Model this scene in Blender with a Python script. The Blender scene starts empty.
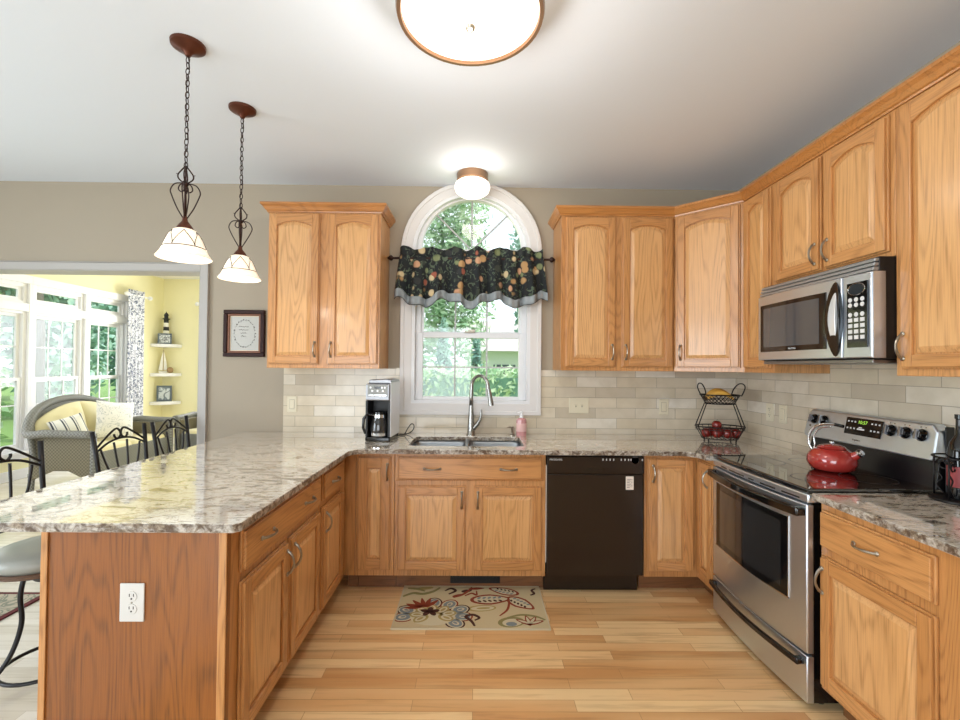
import bpy, bmesh, math, random
from mathutils import Vector, Matrix
from mathutils.geometry import tessellate_polygon
PI = math.pi
S = bpy.context.scene
C = S.collection
random.seed(7)

# ------------------------------------------------------------------ camera, sky, light, exposure
cam_d = bpy.data.cameras.new('camera'); cam = bpy.data.objects.new('camera', cam_d); C.objects.link(cam)
CAM = Vector((0.0, -3.444, 1.4065)); YAW, PITCH, ROLL, FPX = .0096, .0146, .009, 451.4
_f = Vector((math.sin(YAW)*math.cos(PITCH), math.cos(YAW)*math.cos(PITCH), math.sin(PITCH)))
_r = Vector((math.cos(YAW), -math.sin(YAW), 0)); _d = _f.cross(_r)
_r2 = _r*math.cos(ROLL) - _d*math.sin(ROLL); _d2 = _r*math.sin(ROLL) + _d*math.cos(ROLL)
cam.matrix_world = Matrix(((_r2.x, -_d2.x, -_f.x, CAM.x), (_r2.y, -_d2.y, -_f.y, CAM.y), (_r2.z, -_d2.z, -_f.z, CAM.z), (0, 0, 0, 1)))
cam_d.sensor_width = 36; cam_d.lens = FPX/960*36; cam_d.clip_start = .05; cam_d.clip_end = 300
S.camera = cam
S.view_settings.view_transform = 'Standard'; S.view_settings.look = 'None'
S.view_settings.exposure = 0.0; S.view_settings.gamma = 1
S.render.film_transparent = False
S.cycles.max_bounces = 8; S.cycles.diffuse_bounces = 5; S.cycles.glossy_bounces = 4
S.cycles.transparent_max_bounces = 12; S.cycles.sample_clamp_indirect = 6.0
S.cycles.use_denoising = True

w = bpy.data.worlds.new('sky'); S.world = w; w.use_nodes = True
bg = w.node_tree.nodes['Background']; bg.inputs[0].default_value = (.86, .94, 1, 1); bg.inputs[1].default_value = 1.8
sun_d = bpy.data.lights.new('sun', 'SUN'); sun_d.energy = 3.0; sun_d.angle = .02; sun_d.color = (1, .96, .88)
sun = bpy.data.objects.new('sun', sun_d); C.objects.link(sun)
sun.rotation_euler = Vector((1.0, .12, 1.15)).to_track_quat('Z', 'Y').to_euler()   # light comes from the right, high

def area(name, loc, aim, sx, sy, power, col):
    d = bpy.data.lights.new(name, 'AREA'); d.shape = 'RECTANGLE'; d.size = sx; d.size_y = sy; d.energy = power; d.color = col
    o = bpy.data.objects.new(name, d); C.objects.link(o); o.location = loc
    o.rotation_euler = (Vector(aim)).to_track_quat('-Z', 'Y').to_euler(); return o
area('fill_behind_camera', (-1.6, -6.30, 1.25), (0, 1, .22), 3.0, 2.1, 112, (.86, .93, 1))  # added fill lamp behind the camera, standing in for an unseen opening
area('fill_nook_left', (-5.05, -3.6, 1.25), (1, 0, .16), 2.6, 2.1, 150, (.82, .91, 1))  # added fill lamp from the left, where no window is in view
area('fill_sunroom_back', (-3.55, 4.45, 1.42), (0, -1, -.1), 1.7, 1.7, 92, (.92, .95, 1))  # lamp added at the hidden back wall opening to brighten the sunroom
area('fill_sunroom_side', (-5.40, .75, 1.35), (1, .35, 0), .5, 1.9, 18, (.92, .96, 1))  # extra lamp added inside the side windows to lift the sunroom

# ------------------------------------------------------------------ materials
def lin(h):
    if isinstance(h, str): c = [int(h[i:i+2], 16)/255 for i in (0, 2, 4)]
    else: c = [v/255 for v in h]
    return tuple((v/12.92 if v <= .04045 else ((v+.055)/1.055)**2.4) for v in c) + (1,)
def newmat(name):
    m = bpy.data.materials.new(name); m.use_nodes = True; nt = m.node_tree
    return m, nt, nt.nodes['Principled BSDF']
def mat(name, col, rough=.5, metal=0, coat=0, emit=0, ecol=None, spec=.5, bump=0, bscale=200, trans=0, sheen=0):
    m, nt, b = newmat(name); b.inputs['Base Color'].default_value = lin(col)
    b.inputs['Roughness'].default_value = rough; b.inputs['Metallic'].default_value = metal
    b.inputs['Coat Weight'].default_value = coat; b.inputs['Specular IOR Level'].default_value = spec
    b.inputs['Transmission Weight'].default_value = trans; b.inputs['Sheen Weight'].default_value = sheen
    if emit: b.inputs['Emission Color'].default_value = lin(ecol or col); b.inputs['Emission Strength'].default_value = emit
    n = nt.nodes.new('ShaderNodeTexNoise'); n.inputs['Scale'].default_value = bscale
    tc = nt.nodes.new('ShaderNodeTexCoord'); nt.links.new(tc.outputs['Object'], n.inputs['Vector'])
    if bump:
        bp = nt.nodes.new('ShaderNodeBump'); bp.inputs['Strength'].default_value = bump; bp.inputs['Distance'].default_value = .002
        nt.links.new(n.outputs['Fac'], bp.inputs['Height']); nt.links.new(bp.outputs[0], b.inputs['Normal'])
    return m
def N(nt, t, **kw):
    n = nt.nodes.new(t)
    for k, v in kw.items():
        if hasattr(n, k): setattr(n, k, v)
        else: n.inputs[k.replace('_', ' ')].default_value = v
    return n
def ramp(nt, fac, stops, interp='LINEAR'):
    r = nt.nodes.new('ShaderNodeValToRGB'); r.color_ramp.interpolation = interp
    e = r.color_ramp.elements
    while len(e) < len(stops): e.new(.5)
    for el, (p, c) in zip(e, stops): el.position = p; el.color = lin(c) if not isinstance(c, float) else (c, c, c, 1)
    nt.links.new(fac, r.inputs[0]); return r.outputs[0]
def mth(nt, op, a, b=None, c=None):
    n = nt.nodes.new('ShaderNodeMath'); n.operation = op
    for i, v in enumerate((a, b, c)):
        if v is None: continue
        if isinstance(v, (int, float)): n.inputs[i].default_value = v
        else: nt.links.new(v, n.inputs[i])
    return n.outputs[0]
def mixc(nt, fac, a, b, mode='MIX'):
    n = nt.nodes.new('ShaderNodeMix'); n.data_type = 'RGBA'; n.blend_type = mode
    for k, v in ((0, fac), (6, a), (7, b)):
        if isinstance(v, (int, float)): n.inputs[k].default_value = v
        elif isinstance(v, tuple): n.inputs[k].default_value = v
        else: nt.links.new(v, n.inputs[k])
    return n.outputs[2]
def coords(nt, scale=(1, 1, 1), rnd=True, rot=(0, 0, 0)):
    tc = nt.nodes.new('ShaderNodeTexCoord'); mp = nt.nodes.new('ShaderNodeMapping')
    mp.inputs['Scale'].default_value = scale; mp.inputs['Rotation'].default_value = rot
    src = tc.outputs['Object']
    if rnd:
        oi = nt.nodes.new('ShaderNodeObjectInfo'); v = nt.nodes.new('ShaderNodeVectorMath'); v.operation = 'ADD'
        cx = nt.nodes.new('ShaderNodeCombineXYZ'); nt.links.new(mth(nt, 'MULTIPLY', oi.outputs['Random'], 37.0), cx.inputs[0]); nt.links.new(mth(nt, 'MULTIPLY', oi.outputs['Random'], 19.0), cx.inputs[2])
        nt.links.new(src, v.inputs[0]); nt.links.new(cx.outputs[0], v.inputs[1]); src = v.outputs[0]
    nt.links.new(src, mp.inputs[0]); return mp.outputs[0]
def oak(name, axis, light, mid, dark, freq=58, rough=.33, strength=1.0):
    m, nt, b = newmat(name)
    ai = 'xyz'.index(axis)
    s1 = [5.0, 5.0, 5.0]; s1[ai] = .55
    s2 = [230, 230, 230]; s2[ai] = 6
    n1 = N(nt, 'ShaderNodeTexNoise', Scale=1.0, Detail=2.0, Roughness=.45); nt.links.new(coords(nt, s1), n1.inputs['Vector'])
    w = mth(nt, 'SINE', mth(nt, 'MULTIPLY', n1.outputs['Fac'], freq*6.28/2))
    w = mth(nt, 'MULTIPLY_ADD', w, .5, .5); w = mth(nt, 'POWER', w, 3.0)
    n2 = N(nt, 'ShaderNodeTexNoise', Scale=1.0, Detail=3.0, Roughness=.6); nt.links.new(coords(nt, s2), n2.inputs['Vector'])
    n3 = N(nt, 'ShaderNodeTexNoise', Scale=.35, Detail=1.0); nt.links.new(coords(nt, s1), n3.inputs['Vector'])
    base = ramp(nt, n3.outputs['Fac'], [(.3, light), (.7, mid)])
    pores = ramp(nt, n2.outputs['Fac'], [(.46, 0.0), (.64, 1.0)])
    f = mth(nt, 'MULTIPLY', mth(nt, 'MULTIPLY_ADD', pores, .55, .45), w)
    f = mth(nt, 'MULTIPLY', f, .50*strength)
    c = mixc(nt, f, base, lin(dark))
    c = mixc(nt, mth(nt, 'MULTIPLY', pores, .20*strength), c, lin(dark))
    nt.links.new(c, b.inputs['Base Color'])
    b.inputs['Roughness'].default_value = rough; b.inputs['Coat Weight'].default_value = .35; b.inputs['Coat Roughness'].default_value = .16
    bp = N(nt, 'ShaderNodeBump', Strength=.12, Distance=.001); nt.links.new(n2.outputs['Fac'], bp.inputs['Height']); nt.links.new(bp.outputs[0], b.inputs['Normal'])
    return m
OL, OM, OD = 'cd955c', 'b98048', '70401a'
M = {}
M['oak_z'] = oak('oak_grain_upright', 'z', OL, OM, OD)
M['oak_x'] = oak('oak_grain_level', 'x', OL, OM, OD)
M['oak_panel'] = oak('oak_raised_panel', 'z', 'dcaa74', 'd09c62', '8c5e2e', freq=50)
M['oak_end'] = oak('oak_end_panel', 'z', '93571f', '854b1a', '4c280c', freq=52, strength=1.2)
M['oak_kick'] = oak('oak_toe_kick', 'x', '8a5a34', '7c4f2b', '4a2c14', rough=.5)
M['crown'] = oak('oak_crown', 'x', 'c48648', 'b4763c', '75441c', rough=.3)

def granite(edge=False):
    m, nt, b = newmat('granite_edge' if edge else 'granite_cream')
    v = coords(nt, (1.6, 3.8, 3.8), False, (0, 0, .35)); vf = coords(nt, (1, 1, 1), False)
    n1 = N(nt, 'ShaderNodeTexNoise', Scale=4.2, Detail=6.0, Roughness=.68, Distortion=1.3); nt.links.new(v, n1.inputs['Vector'])
    n2 = N(nt, 'ShaderNodeTexNoise', Scale=2.2, Detail=5.0, Roughness=.6, Distortion=1.8); nt.links.new(v, n2.inputs['Vector'])
    n3 = N(nt, 'ShaderNodeTexNoise', Scale=75.0, Detail=4.0, Roughness=.7); nt.links.new(vf, n3.inputs['Vector'])
    base = ramp(nt, n1.outputs['Fac'], [(.34, '7d6c5a'), (.43, 'bfae96'), (.50, 'f0eadf'), (.60, 'e2d8c8'), (.70, 'a8977f')])
    vein = ramp(nt, n2.outputs['Fac'], [(.455, 0.0), (.49, 1.0), (.505, 1.0), (.54, 0.0)])
    vf2 = mth(nt, 'MULTIPLY', vein, ramp(nt, n1.outputs['Fac'], [(.40, 1.0), (.55, 0.0)]))
    c = mixc(nt, mth(nt, 'MULTIPLY', vf2, .75), base, lin('4a3d38'))
    sp = ramp(nt, n3.outputs['Fac'], [(.36, 1.0), (.45, 0.0)])
    c = mixc(nt, mth(nt, 'MULTIPLY', sp, .6), c, lin('5d4c3d'))
    sp2 = ramp(nt, n3.outputs['Fac'], [(.58, 0.0), (.68, 1.0)])
    c = mixc(nt, mth(nt, 'MULTIPLY', sp2, .45), c, lin('f4efe6'))
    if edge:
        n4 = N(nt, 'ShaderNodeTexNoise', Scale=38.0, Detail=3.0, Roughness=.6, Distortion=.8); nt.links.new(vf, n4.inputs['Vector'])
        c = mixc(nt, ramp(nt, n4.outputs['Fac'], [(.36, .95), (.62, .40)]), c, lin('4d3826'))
    nt.links.new(c, b.inputs['Base Color']); b.inputs['Roughness'].default_value = .07
    b.inputs['Specular IOR Level'].default_value = .8; b.inputs['Coat Weight'].default_value = 1; b.inputs['Coat Roughness'].default_value = .02; b.inputs['Coat IOR'].default_value = 1.95
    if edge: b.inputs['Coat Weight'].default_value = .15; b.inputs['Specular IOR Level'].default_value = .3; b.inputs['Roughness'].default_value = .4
    return m
M['granite'] = granite()
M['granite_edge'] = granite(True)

def planks(name, c1, c2, c3, pw=.083, ln=1.1, rough=.28, dark='96602f', gap=.0012):
    m, nt, b = newmat(name); v = coords(nt, (1, 1, 1), False)
    br = N(nt, 'ShaderNodeTexBrick', offset=.37, offset_frequency=2, squash=1.0); nt.links.new(v, br.inputs['Vector'])
    for k, val in (('Scale', 1.0), ('Mortar Size', gap), ('Mortar Smooth', .1), ('Brick Width', ln), ('Row Height', pw), ('Bias', 0.0)): br.inputs[k].default_value = val
    br.inputs['Color1'].default_value = (0, 0, 0, 1); br.inputs['Color2'].default_value = (1, 1, 1, 1); br.inputs['Mortar'].default_value = (.5, .5, .5, 1)
    col = ramp(nt, br.outputs['Color'], [(.0, c1), (.5, c2), (1, c3)])
    g = N(nt, 'ShaderNodeTexNoise', Scale=1.0, Detail=4.0, Roughness=.6, Distortion=.4); nt.links.new(coords(nt, (1.6, 24, 1), False), g.inputs['Vector'])
    gs = ramp(nt, g.outputs['Fac'], [(.50, 0.0), (.72, 1.0)])
    col = mixc(nt, mth(nt, 'MULTIPLY', gs, .55), col, lin(dark))
    g2 = N(nt, 'ShaderNodeTexNoise', Scale=1.0, Detail=2.0); nt.links.new(coords(nt, (.9, 9, 1), False), g2.inputs['Vector'])
    col = mixc(nt, ramp(nt, g2.outputs['Fac'], [(.4, 0.0), (.65, .35)]), col, lin(c3))
    col = mixc(nt, mth(nt, 'MULTIPLY', br.outputs['Fac'], .6), col, lin(dark))
    nt.links.new(col, b.inputs['Base Color']); b.inputs['Roughness'].default_value = rough
    b.inputs['Coat Weight'].default_value = .3; b.inputs['Coat Roughness'].default_value = .12
    return m
M['floor'] = planks('maple_floor_boards', 'cf9860', 'e6b67e', 'f5d5a0', pw=.066, ln=.68)
M['floor_sun'] = planks('pale_floor_boards', 'ddd0b6', 'e8dec8', 'f2ead8', pw=.11, rough=.2, dark='b8a98c')

def tile(name, swap):
    m, nt, b = newmat(name)
    tc = nt.nodes.new('ShaderNodeTexCoord'); sp = nt.nodes.new('ShaderNodeSeparateXYZ'); cb = nt.nodes.new('ShaderNodeCombineXYZ')
    nt.links.new(tc.outputs['Object'], sp.inputs[0]); nt.links.new(sp.outputs[1 if swap else 0], cb.inputs[0]); nt.links.new(sp.outputs[2], cb.inputs[1])
    br = N(nt, 'ShaderNodeTexBrick', offset=.47, offset_frequency=2); nt.links.new(cb.outputs[0], br.inputs['Vector'])
    for k, val in (('Scale', 1.0), ('Mortar Size', .0016), ('Mortar Smooth', .1), ('Brick Width', .305), ('Row Height', .0785), ('Bias', 0.0)): br.inputs[k].default_value = val
    br.inputs['Color1'].default_value = (0, 0, 0, 1); br.inputs['Color2'].default_value = (1, 1, 1, 1); br.inputs['Mortar'].default_value = (.5, .5, .5, 1)
    col = ramp(nt, br.outputs['Color'], [(0, 'bcb09d'), (.35, 'd8ccb7'), (.65, 'cfc2aa'), (1, 'e4ddd0')])
    n = N(nt, 'ShaderNodeTexNoise', Scale=9.0, Detail=3.0); nt.links.new(cb.outputs[0], n.inputs['Vector'])
    col = mixc(nt, ramp(nt, n.outputs['Fac'], [(.4, 0.0), (.7, .35)]), col, lin('b3a58c'))
    col = mixc(nt, br.outputs['Fac'], col, lin('a39a8a'))
    nt.links.new(col, b.inputs['Base Color']); b.inputs['Roughness'].default_value = .16
    bp = N(nt, 'ShaderNodeBump', Strength=.5, Distance=.002); nt.links.new(mth(nt, 'SUBTRACT', mth(nt, 'MULTIPLY', n.outputs['Fac'], .35), br.outputs['Fac']), bp.inputs['Height']); nt.links.new(bp.outputs[0], b.inputs['Normal'])
    return m
M['tile_back'] = tile('glazed_tile_back', False); M['tile_right'] = tile('glazed_tile_right', True)

M['wall'] = mat('wall_taupe', 'a19583', .75, bump=.1)
M['ceiling'] = mat('ceiling_white', 'e0e6ee', .8, bump=.15, bscale=90)
M['yellow'] = mat('wall_yellow', 'f5eec2', .8)
M['white'] = mat('trim_white', 'd9d5d2', .4)
M['white_sun'] = mat('trim_bright_white', 'f2f1f3', .4)
M['vinyl'] = mat('window_vinyl_white', 'e0e0e2', .35)
M['stainless'] = mat('brushed_stainless', 'd6e0ec', .36, 1)
M['stainless_d'] = mat('darker_stainless', '97979a', .36, 1)
M['sink_steel'] = mat('sink_steel', '9da1a5', .42, 1)
M['inlay'] = mat('pale_inlay', 'e4e5e8', .35, .5)
M['chrome'] = mat('bright_steel', 'd5d5d5', .12, 1)
M['nickel'] = mat('brushed_nickel', 'a39a8c', .28, 1)
M['faucet'] = mat('faucet_steel', '9a9894', .25, 1)
M['black'] = mat('gloss_black', '0b0b0c', .08, spec=.6)
M['black_glass'] = mat('black_glass', '050506', .03, coat=1, spec=.8)
M['dishwasher'] = mat('dishwasher_black_brown', '20150f', .22)
M['black_m'] = mat('matte_black', '141313', .45)
M['iron'] = mat('wrought_iron_black', '151213', .4, .3)
M['bronze'] = mat('bronze_brown', '5a2f1e', .35, .6)
M['bronze_d'] = mat('dark_bronze', '2f1a14', .4, .5)
M['tan_metal'] = mat('brown_nickel_ring', '8a6b52', .3, .8)
M['glow'] = mat('lit_glass_dome', 'fff4e2', .3, emit=1.6, ecol='fff4e6')
M['shade'] = mat('lit_alabaster_shade', 'fff1dc', .35, emit=.42, ecol='fff0da')
M['red'] = mat('red_enamel', 'a8322c', .10, coat=1)
M['plate'] = mat('ivory_plate', 'd8cfb6', .35)
M['outlet'] = mat('outlet_white', 'cdcac4', .35)
M['slot'] = mat('outlet_slot_dark', '2a2522', .6)
M['apple'] = mat('red_apple_skin', '7d1e18', .22, coat=.4)
M['banana'] = mat('banana_yellow', 'dba94a', .45)
M['stem'] = mat('stem_brown', '4a3420', .7)
M['wicker_pad'] = mat('cream_cushion', 'e3d9ae', .85, bump=.3, bscale=60, sheen=.3)
M['pillow_white'] = mat('white_pillow', 'f0eff0', .85)
M['pink_soap'] = mat('pink_soap_bottle', 'c98f8f', .15, coat=.5)
M['white_plastic'] = mat('white_plastic', 'f2f2f2', .3)
M['hem'] = mat('grey_hem_cloth', '8d9396', .9, bump=.3, bscale=300)
M['seat_pad'] = mat('stool_seat_vinyl', '8f8f86', .35)
M['cream_fabric'] = mat('cream_fabric', 'e6d9a8', .8)
M['label'] = mat('paper_label', 'e8ddd0', .6)
M['print_dark'] = mat('print_dark', '4a4038', .7)
M['print_light'] = mat('print_light_grey', 'd6d6d6', .5)
M['green_led'] = mat('clock_led_green', '9bd34a', .5, emit=.7)
M['mahogany'] = mat('mahogany_frame', '3c1712', .3, coat=.4)
M['gold_lip'] = mat('copper_brown_lip', '75462b', .5, 0)
M['verse_paper'] = mat('grey_paper', 'b9b8b2', .7)
M['wine_red'] = mat('wine_red_glass', '5a1218', .1, coat=.6)
M['grey_frame'] = mat('slate_grey_frame', '5f6b74', .5)
M['photo_print'] = mat('pale_photo_print', 'b9c3cc', .4)
M['sail_white'] = mat('sail_white', 'f4f2ea', .6)
M['dark_band'] = mat('lighthouse_black', '23262b', .6)
M['shell_tan'] = mat('tan_shell', 'a88a63', .7)
M['bark'] = mat('tree_bark', '6e6860', .9, bump=.6, bscale=15)
M['lawn'] = mat('lawn_green', '7fa05a', .95, bump=.5, bscale=8)
M['roof_pale'] = mat('pale_roof', 'd6cfcb', .8)
M['siding'] = mat('white_siding', 'f0f0ee', .7)
M['carafe'] = mat('carafe_dark_glass', '2a2826', .05, coat=.5)

def leafmat(name, a, b_):
    m, nt, b = newmat(name); n = N(nt, 'ShaderNodeTexNoise', Scale=2.5, Detail=3.0); nt.links.new(coords(nt), n.inputs['Vector'])
    nt.links.new(ramp(nt, n.outputs['Fac'], [(.35, a), (.65, b_)]), b.inputs['Base Color']); b.inputs['Roughness'].default_value = .7
    return m
M['leaf_a'] = leafmat('leaves_blue_green', '86b09f', 'b4d2bf')
M['leaf_b'] = leafmat('leaves_fresh_green', '9cc39a', 'cfe3bd')
M['leaf_c'] = leafmat('leaves_deep_green', '6c9a8f', '93bba9')
def glassmat():
    m, nt, b = newmat('window_glass'); nt.nodes.remove(b)
    o = nt.nodes['Material Output']; t = nt.nodes.new('ShaderNodeBsdfTransparent'); t.inputs[0].default_value = (.97, .985, .98, 1)
    g = nt.nodes.new('ShaderNodeBsdfGlossy'); g.inputs['Roughness'].default_value = .02
    fr = nt.nodes.new('ShaderNodeValue'); fr.outputs[0].default_value = .04; mx = nt.nodes.new('ShaderNodeMixShader')
    nt.links.new(fr.outputs[0], mx.inputs[0]); nt.links.new(t.outputs[0], mx.inputs[1]); nt.links.new(g.outputs[0], mx.inputs[2]); nt.links.new(mx.outputs[0], o.inputs[0])
    return m
M['glass'] = glassmat()
def fruit_cloth():
    m, nt, b = newmat('black_fruit_print_cloth'); v = coords(nt, (1, 1, 1), False)
    vo = N(nt, 'ShaderNodeTexVoronoi', Scale=13.0, Randomness=.85); nt.links.new(v, vo.inputs['Vector'])
    spot = ramp(nt, vo.outputs['Distance'], [(.30, .9), (.40, 0.0)])
    sc = nt.nodes.new('ShaderNodeSeparateColor'); nt.links.new(vo.outputs['Color'], sc.inputs[0])
    fc = ramp(nt, sc.outputs[0], [(0, 'b08a5c'), (.2, 'c9b48c'), (.40, 'a05a45'), (.48, '33382f'), (.66, '77805a'), (.78, 'c09472'), (.9, '2a2c2c')], 'CONSTANT')
    n = N(nt, 'ShaderNodeTexNoise', Scale=26.0, Detail=3.0, Distortion=1.5); nt.links.new(v, n.inputs['Vector'])
    leaf = ramp(nt, n.outputs['Fac'], [(.56, 0.0), (.60, 1.0)])
    c = mixc(nt, mth(nt, 'MULTIPLY', leaf, .7), lin('181c1e'), lin('5c6a55'))
    c = mixc(nt, spot, c, fc); nt.links.new(c, b.inputs['Base Color']); b.inputs['Roughness'].default_value = .9
    return m
M['fruit_cloth'] = fruit_cloth()
def pattern(name, base, ink, scale, lo, hi, dist=1.5, rough=.85):
    m, nt, b = newmat(name); n = N(nt, 'ShaderNodeTexNoise', Scale=scale, Detail=1.5, Distortion=dist); nt.links.new(coords(nt, (1, 1, 1), False), n.inputs['Vector'])
    f = ramp(nt, n.outputs['Fac'], [(lo, 0.0), (lo+.02, 1.0), (hi, 1.0), (hi+.02, 0.0)])
    nt.links.new(mixc(nt, f, lin(base), lin(ink)), b.inputs['Base Color']); b.inputs['Roughness'].default_value = rough
    return m
M['damask'] = pattern('blue_damask_cloth', 'e9e9ef', '6b7488', 20, .50, .60)
M['pillow_print'] = pattern('white_swirl_cloth', 'f2f1f2', 'c4c8cf', 14, .49, .53)
M['old_rug'] = pattern('muted_rug', 'b3a894', '7c7f70', 12, .46, .56)
def stripes():
    m, nt, b = newmat('striped_cloth'); tc = nt.nodes.new('ShaderNodeTexCoord'); sp = nt.nodes.new('ShaderNodeSeparateXYZ'); nt.links.new(tc.outputs['Object'], sp.inputs[0])
    f = mth(nt, 'FRACT', mth(nt, 'MULTIPLY', sp.outputs[0], 11.0)); nt.links.new(ramp(nt, f, [(0, 'ecebe6'), (.45, '454b5a'), (.6, 'ecebe6'), (.72, '8c919c'), (.8, 'ecebe6')], 'CONSTANT'), b.inputs['Base Color'])
    b.inputs['Roughness'].default_value = .85; return m
M['stripes'] = stripes()
def wicker(name, a, c_, s=55):
    m, nt, b = newmat(name); v = coords(nt, (1, 1, 1), False)
    ch = N(nt, 'ShaderNodeTexChecker', Scale=float(s)); nt.links.new(v, ch.inputs['Vector']); ch.inputs['Color1'].default_value = lin(a); ch.inputs['Color2'].default_value = lin(c_)
    nt.links.new(ch.outputs['Color'], b.inputs['Base Color']); b.inputs['Roughness'].default_value = .6
    bp = N(nt, 'ShaderNodeBump', Strength=.6, Distance=.004); nt.links.new(ch.outputs['Fac'], bp.inputs['Height']); nt.links.new(bp.outputs[0], b.inputs['Normal']); return m
M['wicker'] = wicker('grey_wicker', '8b8b88', '6a6a66'); M['wicker_side'] = wicker('brown_grey_wicker', '7d7560', '5c5746')
def emboss(name, a, s):
    return mat(name, a, .5, spec=.25, bump=.9, bscale=s)
M['frame_carved'] = emboss('carved_mahogany', '2c100a', 160)

# ------------------------------------------------------------------ mesh building
class MB:
    def __init__(s): s.v = []; s.f = []; s.m = []; s.xf = None
    def add(s, vs, fs, mi=0):
        o = len(s.v)
        for p in vs: s.v.append(tuple(s.xf @ Vector(p)) if s.xf is not None else tuple(p))
        for f in fs: s.f.append([i+o for i in f]); s.m.append(mi)
        return s
    def box(s, x0, x1, y0, y1, z0, z1, mi=0):
        if x0 > x1: x0, x1 = x1, x0
        if y0 > y1: y0, y1 = y1, y0
        if z0 > z1: z0, z1 = z1, z0
        return s.add([(x0,y0,z0),(x1,y0,z0),(x1,y1,z0),(x0,y1,z0),(x0,y0,z1),(x1,y0,z1),(x1,y1,z1),(x0,y1,z1)],
              [(0,3,2,1),(4,5,6,7),(0,1,5,4),(1,2,6,5),(2,3,7,6),(3,0,4,7)], mi)
    def loops(s, rings, closed=True, cap0=True, cap1=True, mi=0):
        n = len(rings[0]); vs = [p for r in rings for p in r]; fs = []
        for i in range(len(rings)-1):
            for j in range(n if closed else n-1):
                k = (j+1) % n; fs.append((i*n+j, i*n+k, (i+1)*n+k, (i+1)*n+j))
        if cap0: fs.append(tuple(reversed(range(n))))
        if cap1: fs.append(tuple((len(rings)-1)*n+j for j in range(n)))
        return s.add(vs, fs, mi)
    def prism(s, pts, axis, a, b, mi=0):     # pts: 2-D polygon in the other two axes (cyclic order)
        def P(u, v, w): return {'x': (w, u, v), 'y': (u, w, v), 'z': (u, v, w)}[axis]
        return s.loops([[P(u, v, a) for u, v in pts], [P(u, v, b) for u, v in pts]], mi=mi)
    def lathe(s, prof, c=(0, 0, 0), seg=24, mi=0, axis='z', cap=False):
        rings = []
        for r, z in prof:
            ring = []
            for k in range(seg):
                a = 2*PI*k/seg; x, y = r*math.cos(a), r*math.sin(a)
                p = {'z': (x, y, z), 'y': (x, z, y), 'x': (z, x, y)}[axis]
                ring.append((p[0]+c[0], p[1]+c[1], p[2]+c[2]))
            rings.append(ring)
        return s.loops(rings, cap0=cap or prof[0][0] > 1e-4 and cap, cap1=cap, mi=mi)
    def ball(s, c, r, seg=16, mi=0, sc=(1, 1, 1)):
        h = seg//2; prof = [(math.sin(PI*i/h)*r, -math.cos(PI*i/h)*r) for i in range(h+1)]
        rings = []
        for rr, z in prof:
            rings.append([(c[0]+max(rr, 1e-5)*math.cos(2*PI*k/seg)*sc[0], c[1]+max(rr, 1e-5)*math.sin(2*PI*k/seg)*sc[1], c[2]+z*sc[2]) for k in range(seg)])
        return s.loops(rings, mi=mi)
    def tube(s, pts, r, seg=8, closed=False, mi=0):
        pts = [Vector(p) for p in pts]; n = len(pts); rings = []; up = None
        for i, p in enumerate(pts):
            a = pts[(i-1) % n] if (closed or i) else p; b = pts[(i+1) % n] if (closed or i < n-1) else p
            t = (b-a).normalized()
            if up is None:
                up = Vector((0, 0, 1)) if abs(t.z) < .9 else Vector((1, 0, 0))
            u = up - t*up.dot(t)
            if u.length < 1e-4: u = t.orthogonal()
            u.normalize(); v = t.cross(u); up = u
            rr = r[i] if isinstance(r, (list, tuple)) else r
            rings.append([tuple(p + u*math.cos(2*PI*k/seg)*rr + v*math.sin(2*PI*k/seg)*rr) for k in range(seg)])
        if closed:
            rings.append(rings[0]); return s.loops(rings, cap0=False, cap1=False, mi=mi)
        return s.loops(rings, mi=mi)
    def grid(s, nu, nv, fn, mi=0):
        vs = [fn(i/nu, j/nv) for i in range(nu+1) for j in range(nv+1)]
        return s.add(vs, [(i*(nv+1)+j, (i+1)*(nv+1)+j, (i+1)*(nv+1)+j+1, i*(nv+1)+j+1) for i in range(nu) for j in range(nv)], mi)
    def poly(s, outline, holes, z0, z1, mi=0, edge=False):
        L = [[Vector((x, y, 0)) for x, y in lp] for lp in [outline]+holes]
        tri = tessellate_polygon(L); flat = [p for lp in L for p in lp]; n = len(flat)
        vs = [(p.x, p.y, z0) for p in flat] + [(p.x, p.y, z1) for p in flat]
        fs = [tuple(t) for t in tri] + [tuple(i+n for i in reversed(t)) for t in tri]; o = 0
        for lp in L:
            k = len(lp)
            for j in range(k): a, b = o+j, o+(j+1) % k; fs.append((a, b, b+n, a+n))
            o += k
        s.add(vs, fs, mi)
        if edge: s.m[-(len(fs)-2*len(tri)):] = [1]*(len(fs)-2*len(tri))
        return s
    def build(s, name, mats, parent=None, bevel=0, smooth=False, seg=2, solid=0, subsurf=0, loc=None, fix=True):
        me = bpy.data.meshes.new(name); me.from_pydata(s.v, [], s.f)
        if not isinstance(mats, (list, tuple)): mats = [mats]
        for m in mats: me.materials.append(m)
        for p, mi in zip(me.polygons, s.m): p.material_index = mi
        bm = bmesh.new(); bm.from_mesh(me)
        if fix: bmesh.ops.recalc_face_normals(bm, faces=bm.faces)
        bm.to_mesh(me); bm.free()
        if smooth:
            me.shade_smooth()
            if not (subsurf or smooth == 'all'): me.set_sharp_from_angle(angle=math.radians(40))
        o = bpy.data.objects.new(name, me); C.objects.link(o)
        if parent: o.parent = parent
        if loc: o.location = loc
        if solid: md = o.modifiers.new('solid', 'SOLIDIFY'); md.thickness = solid; md.offset = 0
        if bevel: md = o.modifiers.new('bevel', 'BEVEL'); md.width = bevel; md.segments = seg; md.limit_method = 'ANGLE'; md.angle_limit = .6
        if subsurf: md = o.modifiers.new('sub', 'SUBSURF'); md.levels = subsurf; md.render_levels = subsurf
        return o
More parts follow.
